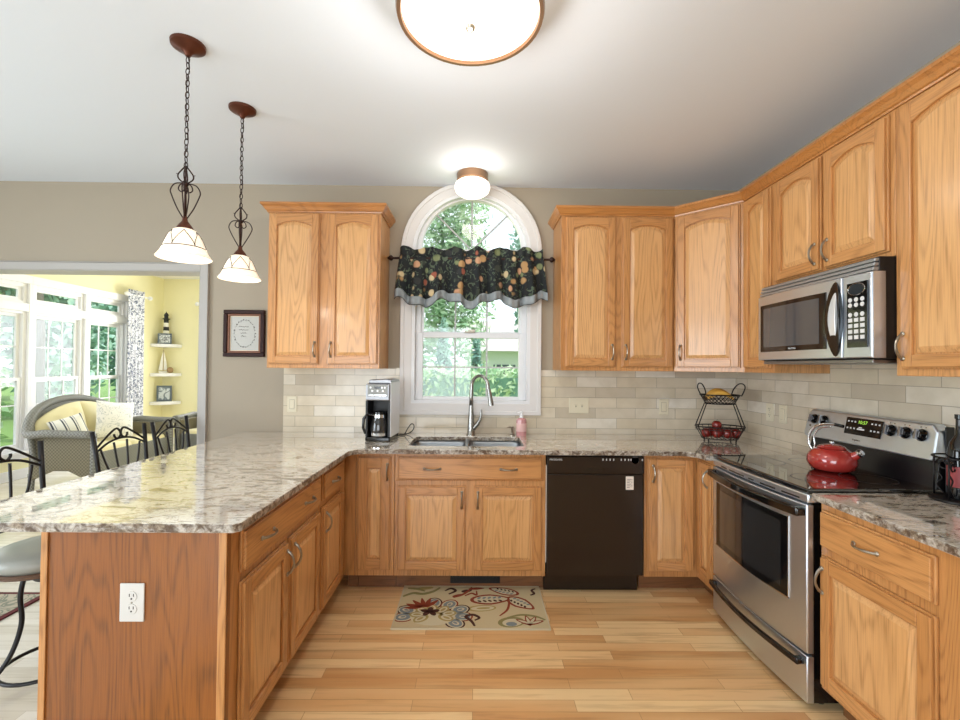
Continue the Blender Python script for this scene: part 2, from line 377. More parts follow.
def tag(o, label, cat, group=None):
    o['label'] = label; o['category'] = cat
    if group: o['group'] = group
    return o
def thing(name, label, cat, loc=(0, 0, 0), rz=0, group=None):
    o = bpy.data.objects.new(name, None); C.objects.link(o); o.location = loc; o.rotation_euler = (0, 0, rz); o.empty_display_size = .1
    return tag(o, label, cat, group)
def struct(o): o['kind'] = 'structure'; return o
def sbox(name, m, *b, bevel=0): return struct(MB().box(*b).build(name, m, bevel=bevel))
def dup(root, loc, rz=None, label=None):
    def cp(o, p):
        c = o.copy(); C.objects.link(c)
        if p: c.parent = p
        for ch in [q for q in allobjs if q.parent == o]: cp(ch, c)
        return c
    allobjs = list(C.objects); r = cp(root, None); r.location = loc
    if rz is not None: r.rotation_euler = (0, 0, rz)
    if label: r['label'] = label
    return r
def arcpts(cx, cy, r, a0, a1, n): return [(cx+r*math.cos(math.radians(a0+(a1-a0)*i/n)), cy+r*math.sin(math.radians(a0+(a1-a0)*i/n))) for i in range(n+1)]
def text(name, body, m, size, parent, loc, rot, ext=.0004):
    cu = bpy.data.curves.new(name, 'FONT'); cu.body = body; cu.size = size; cu.extrude = ext; cu.align_x = 'CENTER'; cu.align_y = 'CENTER'
    cu.materials.append(m); t = bpy.data.objects.new(name, cu); C.objects.link(t)
    dg = bpy.context.evaluated_depsgraph_get(); me = bpy.data.meshes.new_from_object(t.evaluated_get(dg))
    bpy.data.objects.remove(t); o = bpy.data.objects.new(name, me); C.objects.link(o); o.parent = parent; o.location = loc; o.rotation_euler = rot
    return o

# ------------------------------------------------------------------ room shell
XR, ZC, HW = 2.01, 2.784, .14           # right wall, ceiling, wall thickness
WCX, WR, WZ = -.038, .42, 2.30          # window centre x, arch radius of rough opening, spring line
WB = 1.12                               # opening bottom
def wall_back():
    mb = MB()
    y0, y1 = 0, HW
    # doorway to the sunroom from x=-4.6 to -2.09, head 2.12 ; window opening with arched head
    mb.box(-5.2, -4.6, y0, y1, 0, ZC); mb.box(-4.6, -2.09, y0, y1, 2.111, ZC); mb.box(-2.09, WCX-WR-.03, y0, y1, 0, ZC)
    mb.box(WCX+WR+.03, XR+HW, y0, y1, 0, ZC); mb.box(WCX-WR-.03, WCX+WR+.03, y0, y1, 0, WB)
    R_ = WR+.03
    top = [(WCX-R_, WZ)] + [(WCX+R_*math.cos(a), WZ+R_*math.sin(a)) for a in [PI-PI*i/24 for i in range(1, 24)]] + [(WCX+R_, WZ), (WCX+R_, ZC), (WCX-R_, ZC)]
    # wall over the arch as strips
    n = 24; P = [(WCX-R_*math.cos(PI*i/n), WZ+R_*math.sin(PI*i/n)) for i in range(n+1)]
    for i in range(n):
        (xa, za), (xb, zb) = P[i], P[i+1]
        mb.prism([(xa, min(za, ZC-.01)), (xb, min(zb, ZC-.01)), (xb, ZC), (xa, ZC)], 'y', y0, y1)
    return struct(mb.build('wall_back', M['wall']))
wall_back()
sbox('wall_right', M['wall'], XR, XR+HW, -6.5, 0, 0, ZC)
struct(MB().box(-5.34, -5.2, -6.5, -4.9, 0, ZC).box(-5.34, -5.2, -2.3, .14, 0, ZC).box(-5.34, -5.2, -4.9, -2.3, 0, .05).box(-5.34, -5.2, -4.9, -2.3, 2.3, ZC).build('wall_left', M['wall']))
struct(MB().box(-5.2, -3.1, -6.64, -6.5, 0, ZC).box(-.1, XR+HW, -6.64, -6.5, 0, ZC).box(-3.1, -.1, -6.64, -6.5, 2.3, ZC).build('wall_front', M['wall']))
sbox('ceiling', M['ceiling'], -5.34, XR+HW, -6.64, HW, ZC, ZC+.15)
sbox('floor', M['floor'], -1.36, XR+HW, -6.64, HW/2, -.12, 0)
sbox('floor', planks('nook_boards_glare', 'cfc4b4', 'dcd3c6', 'e6dfd4', pw=.066, ln=.9, rough=.2, dark='a89880'), -5.34, -1.36, -6.64, HW/2, -.12, 0)  # glare on the nook floor is put into a paler board colour
# windows behind the camera (frames and panes)
def plain_window(name, plane, c, a0, a1, z0, z1, n, doors=False):
    mb = MB(); f = .05
    def bx(u0, u1, za, zb, t=.03):
        if plane == 'y': mb.box(u0, u1, c-t, c+t, za, zb)
        else: mb.box(c-t, c+t, u0, u1, za, zb)
    bx(a0, a1, z0, z0+f); bx(a0, a1, z1-f, z1)
    for i in range(n+1):
        u = a0+(a1-a0)*i/n; bx(max(a0, u-f/2), min(a1, u+f/2), z0+f, z1-f)
    o = struct(mb.build(name, M['vinyl']))
    p = MB(); 
    if plane == 'y': p.box(a0, a1, c-.003, c+.003, z0+.02, z1-.02)
    else: p.box(c-.003, c+.003, a0, a1, z0+.02, z1-.02)
    p.build('window_pane', M['glass'], o); return o
plain_window('window_2', 'y', -6.57, -3.1, -.1, 0.0, 2.3, 3)
plain_window('window_3', 'x', -5.27, -4.9, -2.3, .05, 2.3, 3)

# backsplash tile
struct(MB().box(-1.452, -.545, -.010, -.001, .90, 1.384).box(-.545, .475, -.010, -.001, .90, 1.05).box(.475, XR-.002, -.010, -.001, .90, 1.384).box(-.60, -.545, -.0101, -.001, 1.384, 1.39).build('trim_1', M['tile_back']))
struct(MB().box(XR-.010, XR-.001, -3.2, -.011, .90, 1.50).build('trim_2', M['tile_right']))

# sunroom doorway casing
cs = MB()
cs.box(-2.089, -2.032, -.020, -.001, 0, 2.166); cs.box(-4.66, -2.0895, -.020, -.001, 2.111, 2.166); cs.box(-4.66, -4.601, -.0195, -.001, 0, 2.110)
cs.box(-2.096, -2.0895, -.017, HW+.02, 0, 2.104); cs.box(-4.6, -2.0895, -.018, HW+.02, 2.1045, 2.1105); cs.box(-2.0315, -2.026, -.028, -.001, 0, 2.172); cs.box(-4.66, -2.032, -.028, -.001, 2.1665, 2.172)
struct(cs.build('door_1', mat('casing_grey_white', 'aca7a1', .45), bevel=.003))

# ------------------------------------------------------------------ arched kitchen window
def arch_ring(mb, cx, zs, zb, ro, ri, y0, y1, bottom, n=28):
    """frame of an arched opening: outer radius ro, inner ri, spring line zs, sill zb (outer) .. zb+bottom (inner)"""
    out = [(cx-ro, zb)] + [(cx-ro*math.cos(PI*i/n), zs+ro*math.sin(PI*i/n)) for i in range(n+1)] + [(cx+ro, zb)]
    inn = [(cx-ri, zb+bottom)] + [(cx-ri*math.cos(PI*i/n), zs+ri*math.sin(PI*i/n)) for i in range(n+1)] + [(cx+ri, zb+bottom)]
    k = len(out); vs = [(x, y0, z) for x, z in out]+[(x, y0, z) for x, z in inn]+[(x, y1, z) for x, z in out]+[(x, y1, z) for x, z in inn]
    fs = []
    for i in range(k):
        j = (i+1) % k
        if i == k-1 and bottom <= 0: continue
        fs += [(i, j, k+j, k+i), (2*k+j, 2*k+i, 3*k+i, 3*k+j), (j, i, 2*k+i, 2*k+j), (k+i, k+j, 3*k+j, 3*k+i)]
    return mb.add(vs, fs)
def kitchen_window():
    mb = MB(); arch_ring(mb, WCX, WZ-.02, 1.05, .525, .45, -.024, -.001, .075)
    arch_ring(mb, WCX, WZ-.02, 1.04, .535, .505, -.032, -.001, .03)
    w1 = struct(mb.build('window_1', M['white'], smooth=True, bevel=.003))
    j = MB(); arch_ring(j, WCX, WZ-.02, 1.125, .45, .425, -.02, .11, .025); j.build('window_jamb', M['vinyl'], w1, smooth=True)
    fr = MB(); arch_ring(fr, WCX, WZ+.01, 1.15, .425, .385, .03, .09, .02)
    fr.box(WCX-.42, WCX+.42, .03, .09, 2.235, 2.31); fr.build('window_frame', M['vinyl'], w1, smooth=True, bevel=.003)
    def sash(name, z0, z1, y, rails):
        s = MB(); x0, x1 = WCX-.41, WCX+.41; f = .042
        s.box(x0, x0+f, y-.02, y+.02, z0, z1); s.box(x1-f, x1, y-.02, y+.02, z0, z1)
        s.box(x0+f, x1-f, y-.019, y+.019, z0, z0+rails[0]); s.box(x0+f, x1-f, y-.019, y+.019, z1-rails[1], z1)
        o = s.build(name, M['vinyl'], w1, bevel=.004)
        g = MB(); gx0, gx1, gz0, gz1 = x0+f, x1-f, z0+rails[0], z1-rails[1]
        for k in (1, 2): u = gx0+(gx1-gx0)*k/3; g.box(u-.006, u+.006, y-.006, y+.006, gz0, gz1)
        zm = (gz0+gz1)/2; g.box(gx0, gx1, y-.0055, y+.0055, zm-.006, zm+.006)
        g.build('muntin', mat('muntin_grey_white_'+name, 'bdbdbd', .5), o)
        MB().box(gx0, gx1, y+.008, y+.011, gz0, gz1).build('window_pane', M['glass'], o)
        return o
    lo = sash('lower_sash', 1.125, 1.665, .045, (.05, .04)); sash('upper_sash', 1.64, 2.245, .075, (.035, .035))
    lk = MB().box(WCX-.05, WCX+.03, .01, .045, 1.665, 1.677).box(WCX-.02, WCX+.035, .0, .02, 1.672, 1.69); lk.build('sash_lock', M['nickel'], w1, bevel=.003)
    g = MB(); R_ = .392; zc = WZ+.01
    for a in (90, 45, 135):
        c_, s_ = math.cos(math.radians(a)), math.sin(math.radians(a)); g.tube([(WCX+c_*.02, .06, zc+s_*.02), (WCX+c_*R_, .06, zc+s_*R_)], .007, 6)
    g.build('arch_muntin', mat('muntin_arch', 'a9a9a9', .5), w1)
    p = MB(); n = 24; p.loops([[(WCX-R_*math.cos(PI*i/n), y, zc+R_*math.sin(PI*i/n)) for i in range(n+1)] for y in (.066, .069)]); p.build('arch_pane', M['glass'], w1)
kitchen_window()

# ------------------------------------------------------------------ cabinets (local frame: x across the front, y into the cabinet, z up)
def pull(parent, x, z, vertical=True, L=.096, y=-.022, m='nickel'):
    pts = []; n = 12; rr = []
    for i in range(n+1):
        t = i/n; a = (t-.5)*L; out = .026*math.sin(PI*t)**.7 if 0 < t < 1 else 0
        pts.append((x, y-.003-out, z+a) if vertical else (x+a, y-.003-out, z)); rr.append(.0042+.0018*abs(math.cos(PI*t)))
    mb = MB().tube(pts, rr, 8)
    for sgn in (-1, 1):
        c_ = (x, y-.003, z+sgn*L/2) if vertical else (x+sgn*L/2, y-.003, z)
        mb.ball(c_, .0095, 10, sc=(1, .5, 1))
    return mb.build('handle', M[m], parent, smooth=True)
def door_part(cab, name, x0, x1, z0, z1, arch=0.0, handle=None, hz=None, stile=.052, rail=.055, y0=0.0, mr='oak_x', slab=False):
    """frame-and-panel door as a mesh under the cabinet; its raised panel and handle are sub-parts"""
    mb = MB()
    mb.box(x0, x1, y0-.011, y0-.001, z0, z1)                       # back layer: the routed outer lip
    e = .007; X0, X1, Z0, Z1 = x0+e, x1-e, z0+e, z1-e
    s = stile-e; r = rail-e
    yf, yb = y0-.022, y0-.010
    if slab:
        mb.box(X0, X1, yf, yb, Z0, Z1, 1)
        d = mb.build(name, [M['oak_z'], M[mr]], cab, bevel=.0035, seg=2)
    else:
        mb.box(X0, X0+s, yf, yb, Z0, Z1); mb.box(X1-s, X1, yf, yb, Z0, Z1)
        mb.box(X0+s, X1-s, yf, yb, Z0, Z0+r, 1)
        wi = X1-X0-2*s; n = 14; zt = Z1-r
        if arch > 0:
            pts = [(X0+s+wi*i/n, zt-arch+arch*(1-(2*i/n-1)**2)) for i in range(n+1)]
            pts = [(u, max(v, zt-arch)) for u, v in pts]
        else: pts = [(X0+s, zt), (X1-s, zt)]
        mb.prism(pts+[(X1-s, Z1), (X0+s, Z1)], 'y', yf, yb, 1)
        d = mb.build(name, [M['oak_z'], M[mr]], cab, bevel=.0028, seg=2)
        pm = MB(); xa, xb = X0+s, X1-s; za = Z0+r
        def loop(i_, y):
            a, b = xa+i_, xb-i_; P = [(a, y, za+i_), (b, y, za+i_)]
            if arch > 0: P += [(b-(b-a)*k/n, y, zt-i_-arch*(2*k/n-1)**2) for k in range(n+1)]
            else: P += [(b, y, zt-i_), (a, y, zt-i_)]
            return P
        bw = min(.026, (xb-xa)*.28)
        pm.loops([loop(-.004, y0-.004), loop(-.004, y0-.0105), loop(.006, y0-.0105), loop(bw, y0-.0190), loop(bw+.003, y0-.0205)])
        pm.build('raised_panel', M['oak_panel'], d, bevel=.0006, seg=1)
    if handle is not None:
        for h in (handle if isinstance(handle, (list, tuple)) else [handle]):
            pull(d, h, hz, vertical=not slab, y=y0-.022)
    return d
def carcass(cab, w, d, z0, z1, kick=True, kd=.09, m='oak_z'):
    MB().box(0, w, 0, d, z0, z1).build('body', M[m], cab, bevel=.002, seg=1)
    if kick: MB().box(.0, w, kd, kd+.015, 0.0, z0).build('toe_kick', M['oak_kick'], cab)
BZ0, BZ1 = .112, .870
# --- upper cabinets
def crown_sweep(mb, path):
    prof = [(0, 2.460), (.009, 2.460), (.011, 2.468), (.018, 2.473), (.030, 2.492), (.040, 2.502), (.044, 2.505), (.044, 2.520), (0, 2.520)]
    P = [Vector(p) for p in path]; k = len(P); off = []
    for i in range(k):
        d1 = (P[i]-P[i-1]).normalized() if i else (P[1]-P[0]).normalized(); d2 = (P[i+1]-P[i]).normalized() if i < k-1 else d1
        n1 = Vector((-d1.y, d1.x))*-1; n2 = Vector((-d2.y, d2.x))*-1; b = (n1+n2).normalized(); off.append(b/max(.3, b.dot(n1)))
    mb.loops([[(P[i].x+off[i].x*o, P[i].y+off[i].y*o, z) for o, z in prof] for i in range(k)])
UZ0, UZ1, UD = 1.385, 2.470, .325
c1 = thing('wall_cabinet', 'tall two-door oak wall cabinet left of the window with its own crown', 'cabinet', (-1.437, -UD, 0))
MB().box(0, .772, 0, UD-.001, UZ0, UZ1).build('body', M['oak_z'], c1, bevel=.002)
door_part(c1, 'door', .012, .358, 1.412, 2.452, .030, .333, 1.515)
door_part(c1, 'door', .418, .762, 1.412, 2.452, .030, .443, 1.515)
mb = MB(); crown_sweep(mb, [(0, UD-.002), (0, 0), (.772, 0), (.772, UD-.002)]);
mb.build('crown_moulding', M['crown'], c1)
c2 = thing('wall_cabinet', 'two-door oak wall cabinet between the arched window and the diagonal corner cabinet', 'cabinet', (.588, -UD, 0))
MB().box(0, .786, 0, UD-.001, UZ0, UZ1).build('body', M['oak_z'], c2, bevel=.002)
door_part(c2, 'door', .030, .378, 1.412, 2.450, .030, .352, 1.515)
door_part(c2, 'door', .420, .775, 1.412, 2.450, .030, .446, 1.515)
DX0, DY0 = 1.378, -UD
c3 = thing('corner_wall_cabinet', 'oak wall cabinet with one arched door set diagonally across the room corner', 'cabinet', (DX0, DY0, 0), -PI/4)
ca = math.cos(PI/4)
loc3 = [((px-DX0)*ca-(py-DY0)*ca, (px-DX0)*ca+(py-DY0)*ca) for px, py in ((1.378, -.325), (1.685, -.632), (2.008, -.632), (2.008, -.002), (1.378, -.002))]
MB().prism(loc3, 'z', UZ0, UZ1).build('body', M['oak_z'], c3, bevel=.002)
door_part(c3, 'door', .022, .412, 1.412, 2.450, .030, .050, 1.515)
c4 = thing('wall_cabinet', 'narrow single-door oak wall cabinet just left of the microwave', 'cabinet', (1.685, -.634, 0), -PI/2)
MB().box(0, .281, 0, .323, UZ0, UZ1).build('body', M['oak_z'], c4, bevel=.002)
door_part(c4, 'door', .012, .262, 1.412, 2.450, .030, stile=.05)
c5 = thing('wall_cabinet', 'short two-door oak wall cabinet directly above the microwave', 'cabinet', (1.685, -.917, 0), -PI/2)
MB().box(0, .735, 0, .323, 1.868, UZ1).build('body', M['oak_z'], c5, bevel=.002)
door_part(c5, 'door', .022, .355, 1.89, 2.450, .035, .328, 1.975)
door_part(c5, 'door', .380, .715, 1.89, 2.450, .035, .408, 1.975)
c6 = thing('wall_cabinet', 'tall oak wall cabinet right of the microwave at the picture edge', 'cabinet', (1.685, -1.654, 0), -PI/2)
MB().box(0, .46, 0, .323, UZ0, UZ1).build('body', M['oak_z'], c6, bevel=.002)
door_part(c6, 'door', .030, .445, 1.412, 2.450, .035, .050, 1.50)
mb = MB(); crown_sweep(mb, [(.588, -.003), (.588, -.325), (1.378, -.325), (1.685, -.632), (1.685, -2.114), (2.008, -2.114)])
tag(mb.build('crown_moulding', M['crown']), 'stepped oak crown moulding running along the top of the right-hand wall cabinets', 'moulding')

# --- peninsula
p1 = thing('base_cabinet', 'peninsula end oak base cabinet with one wide drawer over two doors', 'cabinet', (-.797, -1.95, 0), PI/2)
carcass(p1, .833, .588, BZ0, BZ1)
door_part(p1, 'drawer', .052, .812, .700, .845, mr='oak_x', slab=True, handle=[.22, .64], hz=.772)
door_part(p1, 'door', .052, .425, .140, .668, 0, .400, .585)
door_part(p1, 'door', .452, .812, .140, .668, 0, .478, .585)
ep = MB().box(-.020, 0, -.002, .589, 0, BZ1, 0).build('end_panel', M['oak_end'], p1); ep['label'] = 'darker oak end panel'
for a_, b_ in ((-.002, .024), (.570, .591)): MB().box(-.026, -.0201, a_, b_, 0, BZ1).build('corner_stile', M['oak_z'], p1, bevel=.002)
p2 = thing('base_cabinet', 'narrow oak base cabinet with one drawer over one door, inner end of peninsula', 'cabinet', (-.797, -1.115, 0), PI/2)
carcass(p2, .455, .60, BZ0, BZ1)
door_part(p2, 'drawer', .028, .372, .700, .845, mr='oak_x', slab=True, handle=.20, hz=.772)
door_part(p2, 'door', .028, .372, .140, .668, 0, .056, .585)
# --- back run
b0 = thing('corner_base_cabinet', 'blind oak corner cabinet between peninsula and back counter', 'cabinet', (-1.395, -.635, 0))
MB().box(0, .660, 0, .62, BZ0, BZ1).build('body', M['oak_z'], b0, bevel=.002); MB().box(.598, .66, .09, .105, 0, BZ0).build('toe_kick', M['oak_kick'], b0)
b1 = thing('base_cabinet', 'narrow oak base cabinet with a single full-height door beside the sink cabinet', 'cabinet', (-.733, -.635, 0))
carcass(b1, .238, .62, BZ0, BZ1); door_part(b1, 'door', .012, .218, .150, .847, 0, .198, .755, stile=.06, rail=.07)
b2 = thing('sink_cabinet', 'oak sink base cabinet with two doors beneath the window', 'cabinet', (-.493, -.635, 0))
carcass(b2, .934, .62, BZ0, .70, m='oak_z'); MB().box(0, .934, 0, .02, .70, BZ1).box(0, .018, .02, .62, .70, BZ1).box(.916, .934, .02, .62, .70, BZ1).build('apron', M['oak_z'], b2, bevel=.002)
door_part(b2, 'drawer_front', .020, .912, .706, .847, slab=True, handle=[.232, .702], hz=.775)
door_part(b2, 'door', .020, .440, .150, .670, 0, .416, .585)
door_part(b2, 'door', .490, .912, .150, .670, 0, .514, .585)
vt = MB().box(.345, .66, .080, .089, .030, .075)
for i in range(14): vt.box(.355+i*.0215, .362+i*.0215, .078, .081, .034, .071)
vt.build('toe_kick_vent', M['black_m'], b2)
b3 = thing('corner_base_cabinet', 'oak corner base cabinet with two hinged doors meeting at right angles beside the stove', 'cabinet', (1.055, -.635, 0))
MB().prism([(0, 0), (.335, 0), (.335, -.195), (.95, -.195), (.95, .63), (0, .63)], 'z', BZ0, BZ1).build('body', M['oak_z'], b3, bevel=.002)
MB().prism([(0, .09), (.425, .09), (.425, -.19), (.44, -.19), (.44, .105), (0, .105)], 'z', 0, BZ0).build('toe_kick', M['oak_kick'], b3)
door_part(b3, 'door', .018, .305, .150, .847, 0, .048, .755, stile=.055)
dd = door_part(b3, 'door', .0, .170, .150, .847, 0, .135, .755, stile=.045); dd.location = (.335, -.025, 0); dd.rotation_euler = (0, 0, -PI/2)
b4 = thing('base_cabinet', 'oak base cabinet with drawer over door, right of the stove', 'cabinet', (1.422, -1.598, 0), -PI/2)
carcass(b4, .56, .585, BZ0, BZ1)
door_part(b4, 'drawer', .014, .472, .690, .838, mr='oak_x', slab=True, handle=.235, hz=.768)
door_part(b4, 'door', .014, .472, .135, .655, 0, .034, .56, rail=.06)

# ------------------------------------------------------------------ dishwasher
dw = thing('dishwasher', 'black built-in dishwasher with a small paper label on its door', 'dishwasher', (.445, -.635, 0))
MB().box(.004, .598, .0, .58, .128, .865).build('tub', M['black_m'], dw)
MB().box(.004, .598, -.022, -.001, .128, .748).build('door_panel', M['dishwasher'], dw, bevel=.004)
cp = MB().box(.002, .600, -.026, -.001, .752, .858).build('control_panel', M['dishwasher'], dw, bevel=.005)
MB().box(.245, .355, -.0275, -.026, .772, .790).build('latch_recess', M['black'], cp, bevel=.001)
text('brand_lettering', 'FRIGIDAIRE', M['print_light'], .0155, cp, (.055, -.0268, .838), (PI/2, 0, 0))
for u in (.342, .364, .386, .408, .455, .478, .50, .515, .585): MB().box(u, u+.006, -.0285, -.026, .834, .846).build('button', M['print_light'], cp)
MB().lathe([(0, -.0), (.024, 0), (.026, .006), (.012, .01), (0, .012)], (.545, -.026, .838), 20, axis='y').build('dial', mat('grey_dial', '4a4a48', .3), cp, smooth=True).scale = (1, 1, 1)
lb = MB().box(.488, .536, -.0232, -.0221, .655, .737).build('paper_label', M['label'], dw)
lt = MB()
for i in range(6): lt.box(.496, .512+.003*(i % 3), -.0236, -.0232, .668+i*.010, .671+i*.010); lt.box(.516+.002*(i % 2), .530, -.0236, -.0232, .672+i*.009, .674+i*.009)
lt.build('label_print', M['print_dark'], lb)
MB().box(-.004, .590, .060, .078, 0, .126).build('kick_plate', M['dishwasher'], dw, bevel=.003)
MB().box(-.003, .001, -.006, -.0005, .20, .80).build('side_gasket', M['label'], dw)

# ------------------------------------------------------------------ countertops and sink
CT0, CT1 = .871, .900
SX0, SX1, SY0, SY1 = -.425, .315, -.565, -.175
def rrect(x0, x1, y0, y1, r, n=5):
    return arcpts(x1-r, y1-r, r, 0, 90, n)+arcpts(x0+r, y1-r, r, 90, 180, n)+arcpts(x0+r, y0+r, r, 180, 270, n)+arcpts(x1-r, y0+r, r, 270, 360, n)
ct = MB()
outl = [(-1.745, -.004), (-1.745, -2.0), (-.765, -2.0), (-.745, -1.98), (-.745, -.775), (-.735, -.740), (-.705, -.708), (-.665, -.695),
        (1.24, -.695), (1.290, -.705), (1.325, -.735), (1.340, -.775), (1.340, -.832), (2.000, -.832), (2.000, -.012), (-1.452, -.012), (-1.452, -.004)]
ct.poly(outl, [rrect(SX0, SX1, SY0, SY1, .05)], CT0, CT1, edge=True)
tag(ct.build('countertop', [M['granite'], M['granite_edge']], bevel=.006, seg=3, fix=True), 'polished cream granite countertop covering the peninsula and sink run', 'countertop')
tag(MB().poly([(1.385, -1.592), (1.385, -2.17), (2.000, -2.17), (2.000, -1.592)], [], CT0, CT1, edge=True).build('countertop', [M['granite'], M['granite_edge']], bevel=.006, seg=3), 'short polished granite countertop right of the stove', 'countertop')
sk = thing('sink', 'undermount double-bowl stainless steel sink below the window', 'sink', (0, 0, 0))
def bowl(x0, x1):
    y0, y1, zt, zb = SY0-.012, SY1+.012, CT0-.001, .725; t = .010
    lps = []
    for ins, z in ((-.012, zt), (0, zt), (.006, zt-.02), (.012, zb+.03), (.04, zb), ):
        lps.append([(x, y, z) for x, y in rrect(x0+ins, x1-ins, y0+ins, y1-ins, .05, 5)])
    b = MB().loops(lps, cap0=False).build('bowl', M['sink_steel'], sk, smooth='all', solid=.0)
    MB().lathe([(0, .002), (.035, .002), (.042, .006), (.045, .002)], ((x0+x1)/2, (y0+y1)/2, zb), 20).build('drain', M['chrome'], b, smooth=True)
bowl(SX0-.01, -.060); bowl(-.050, SX1+.01)
MB().box(-.066, -.044, SY0+.002, SY1-.002, .82, CT1-.012).build('divider', M['sink_steel'], sk, bevel=.006)
MB().box(SX0+.03, SX1-.03, SY0+.001, SY0+.007, CT0-.02, CT1-.005).build('front_rim', M['chrome'], sk, bevel=.002)

# faucet
fa = thing('faucet', 'brushed steel gooseneck pull-down faucet behind the sink', 'faucet', (-.030, -.105, CT1))
MB().lathe([(0, 0), (.034, 0), (.034, .006), (.029, .012), (.027, .05), (.024, .10), (.019, .17), (.0155, .22), (.0, .22)], seg=20).build('faucet_body', M['faucet'], fa, smooth=True)
nk = [(0, 0, .20), (0, 0, .28), (.002, -.002, .34)]
for i in range(13):
    a = PI - PI*i/12*1.05; nk.append((.062+.060*math.cos(a), -.05-.05*math.cos(a), .355+.085*math.sin(a)))
nk += [(.132, -.108, .31)]
nk[3:4] = []
MB().tube(nk, [.0150]*3+[.0125]*(len(nk)-3), 14).build('gooseneck', M['faucet'], fa, smooth='all')
MB().tube([(.126, -.103, .345), (.134, -.110, .30), (.142, -.118, .245), (.144, -.120, .228)], [.0145, .0165, .0190, .019], 14).build('spray_head', M['faucet'], fa, smooth=True)
MB().tube([(.018, 0, .05), (.050, 0, .085), (.066, -.002, .115), (.074, -.003, .15), (.074, -.004, .190)], [.020, .017, .012, .008, .006], 10).build('lever', M['faucet'], fa, smooth=True)
sd = thing('soap_pump', 'low steel soap pump on the counter edge behind the sink', 'soap dispenser', (.275, -.105, CT1))
MB().lathe([(0, 0), (.020, 0), (.020, .006), (.010, .012), (.009, .05), (.012, .055), (.012, .066), (0, .068)], seg=16).build('pump_body', M['nickel'], sd, smooth=True)
MB().tube([(0, 0, .060), (-.025, -.012, .064), (-.040, -.02, .058)], [.006, .005, .004], 8).build('spout', M['nickel'], sd, smooth=True)
sb = thing('soap_bottle', 'pink hand soap bottle with white pump top behind the sink', 'soap bottle', (.343, -.095, CT1))
MB().lathe([(0, 0), (.036, 0), (.038, .006), (.038, .105), (.034, .120), (.014, .132), (.0, .132)], seg=20).build('bottle', M['pink_soap'], sb, smooth=True).scale = (1, .65, 1)
MB().lathe([(.0385, .03), (.0388, .03), (.0388, .09), (.0385, .09)], seg=20).build('bottle_label', mat('pink_label', 'dcb3ae', .5), sb, smooth=True).scale = (1, .65, 1)
MB().lathe([(0, .130), (.015, .130), (.015, .148), (.006, .152), (.006, .166), (.012, .168), (.012, .176), (0, .178)], seg=14).tube([(0, 0, .172), (-.03, -.008, .168)], .005, 8).build('pump', M['white_plastic'], sb, smooth=True)

# ------------------------------------------------------------------ coffee maker
cm = thing('coffee_maker', 'stainless and black drip coffee maker left of the sink', 'coffee maker', (-.645, -.335, CT1), math.radians(-5))
MB().prism([(-.085, -.085), (.085, -.085), (.085, .15), (-.085, .15)], 'z', .0, .03).build('base', M['black'], cm, bevel=.008)
MB().box(-.083, .083, .045, .15, .03, .27).build('tank', M['black_m'], cm, bevel=.006)
MB().box(-.083, -.070, -.080, .044, .031, .271).build('front_pillar', M['black_m'], cm)
MB().box(.070, .0825, -.080, .044, .031, .271).build('front_pillar', M['black_m'], cm)
MB().box(.083, .089, -.075, .152, .03, .40).build('side_panel', mat('white_grey_panel', 'd9dade', .25), cm, bevel=.002)
MB().box(-.089, -.083, .03, .152, .03, .40).build('side_panel', M['stainless'], cm, bevel=.002)
hd = MB().box(-.083, .083, -.085, .15, .272, .385).build('brew_head', M['stainless_d'], cm, bevel=.008)
pn = MB().box(-.068, .068, -.0875, -.085, .300, .378).build('button_panel', mat('grey_panel', '7b7a75', .35, .6), hd, bevel=.002)
for u, z in ((-.048, .360), (.030, .360), (.050, .360), (-.036, .338), (0, .338), (.036, .338)): MB().lathe([(0, -.003), (.007, -.003), (.007, 0)], (u, -.0875, z), 10, axis='y').build('button', M['white_plastic'], pn)
MB().box(-.022, .022, -.0885, -.0875, .353, .367).build('clock_display', M['black'], pn)
MB().box(-.060, .060, -.089, -.0875, .304, .312).build('trim_bar', M['chrome'], pn)
MB().prism([(-.07, .386), (.087, .386), (.092, .41), (.06, .418), (-.06, .412)], 'y', -.075, .13).build('lid', M['stainless_d'], cm, bevel=.006)
cf = thing('carafe', 'glass coffee carafe with black handle standing in the coffee maker', 'carafe', (-.645, -.372, CT1+.030), math.radians(-5))
MB().lathe([(0, 0), (.052, 0), (.062, .010), (.066, .05), (.058, .10), (.046, .135), (.048, .150), (.044, .150), (0, .150)], seg=24).build('glass_jug', M['carafe'], cf, smooth=True)
MB().lathe([(.0625, .008), (.064, .008), (.0655, .026), (.063, .026)], seg=24).lathe([(.0475, .128), (.050, .128), (.050, .148), (.0475, .148)], seg=24).build('steel_band', M['chrome'], cf, smooth=True)
MB().tube([(-.040, -.02, .142), (-.078, -.035, .150), (-.098, -.045, .120), (-.100, -.046, .06), (-.088, -.040, .02)], [.008, .010, .010, .010, .007], 10).build('handle', M['black'], cf, smooth=True)
MB().lathe([(0, .150), (.047, .150), (.045, .164), (.02, .172), (0, .172)], seg=20).build('lid', M['black'], cf, smooth=True)
pts = [(-.575, -.22, .912), (-.52, -.15, .905), (-.50, -.10, .94), (-.475, -.075, .975), (-.455, -.07, .965), (-.462, -.08, .93), (-.50, -.10, .906), (-.56, -.11, .904)]
def smooth_path(P, k=6):
    P = [Vector(p) for p in P]; out = []
    for i in range(len(P)-1):
        a, b, c, d = P[max(i-1, 0)], P[i], P[i+1], P[min(i+2, len(P)-1)]
        for j in range(k):
            t = j/k; out.append(.5*((2*b)+(c-a)*t+(2*a-5*b+4*c-d)*t*t+(3*b-a-3*c+d)*t**3))
    return out+[P[-1]]
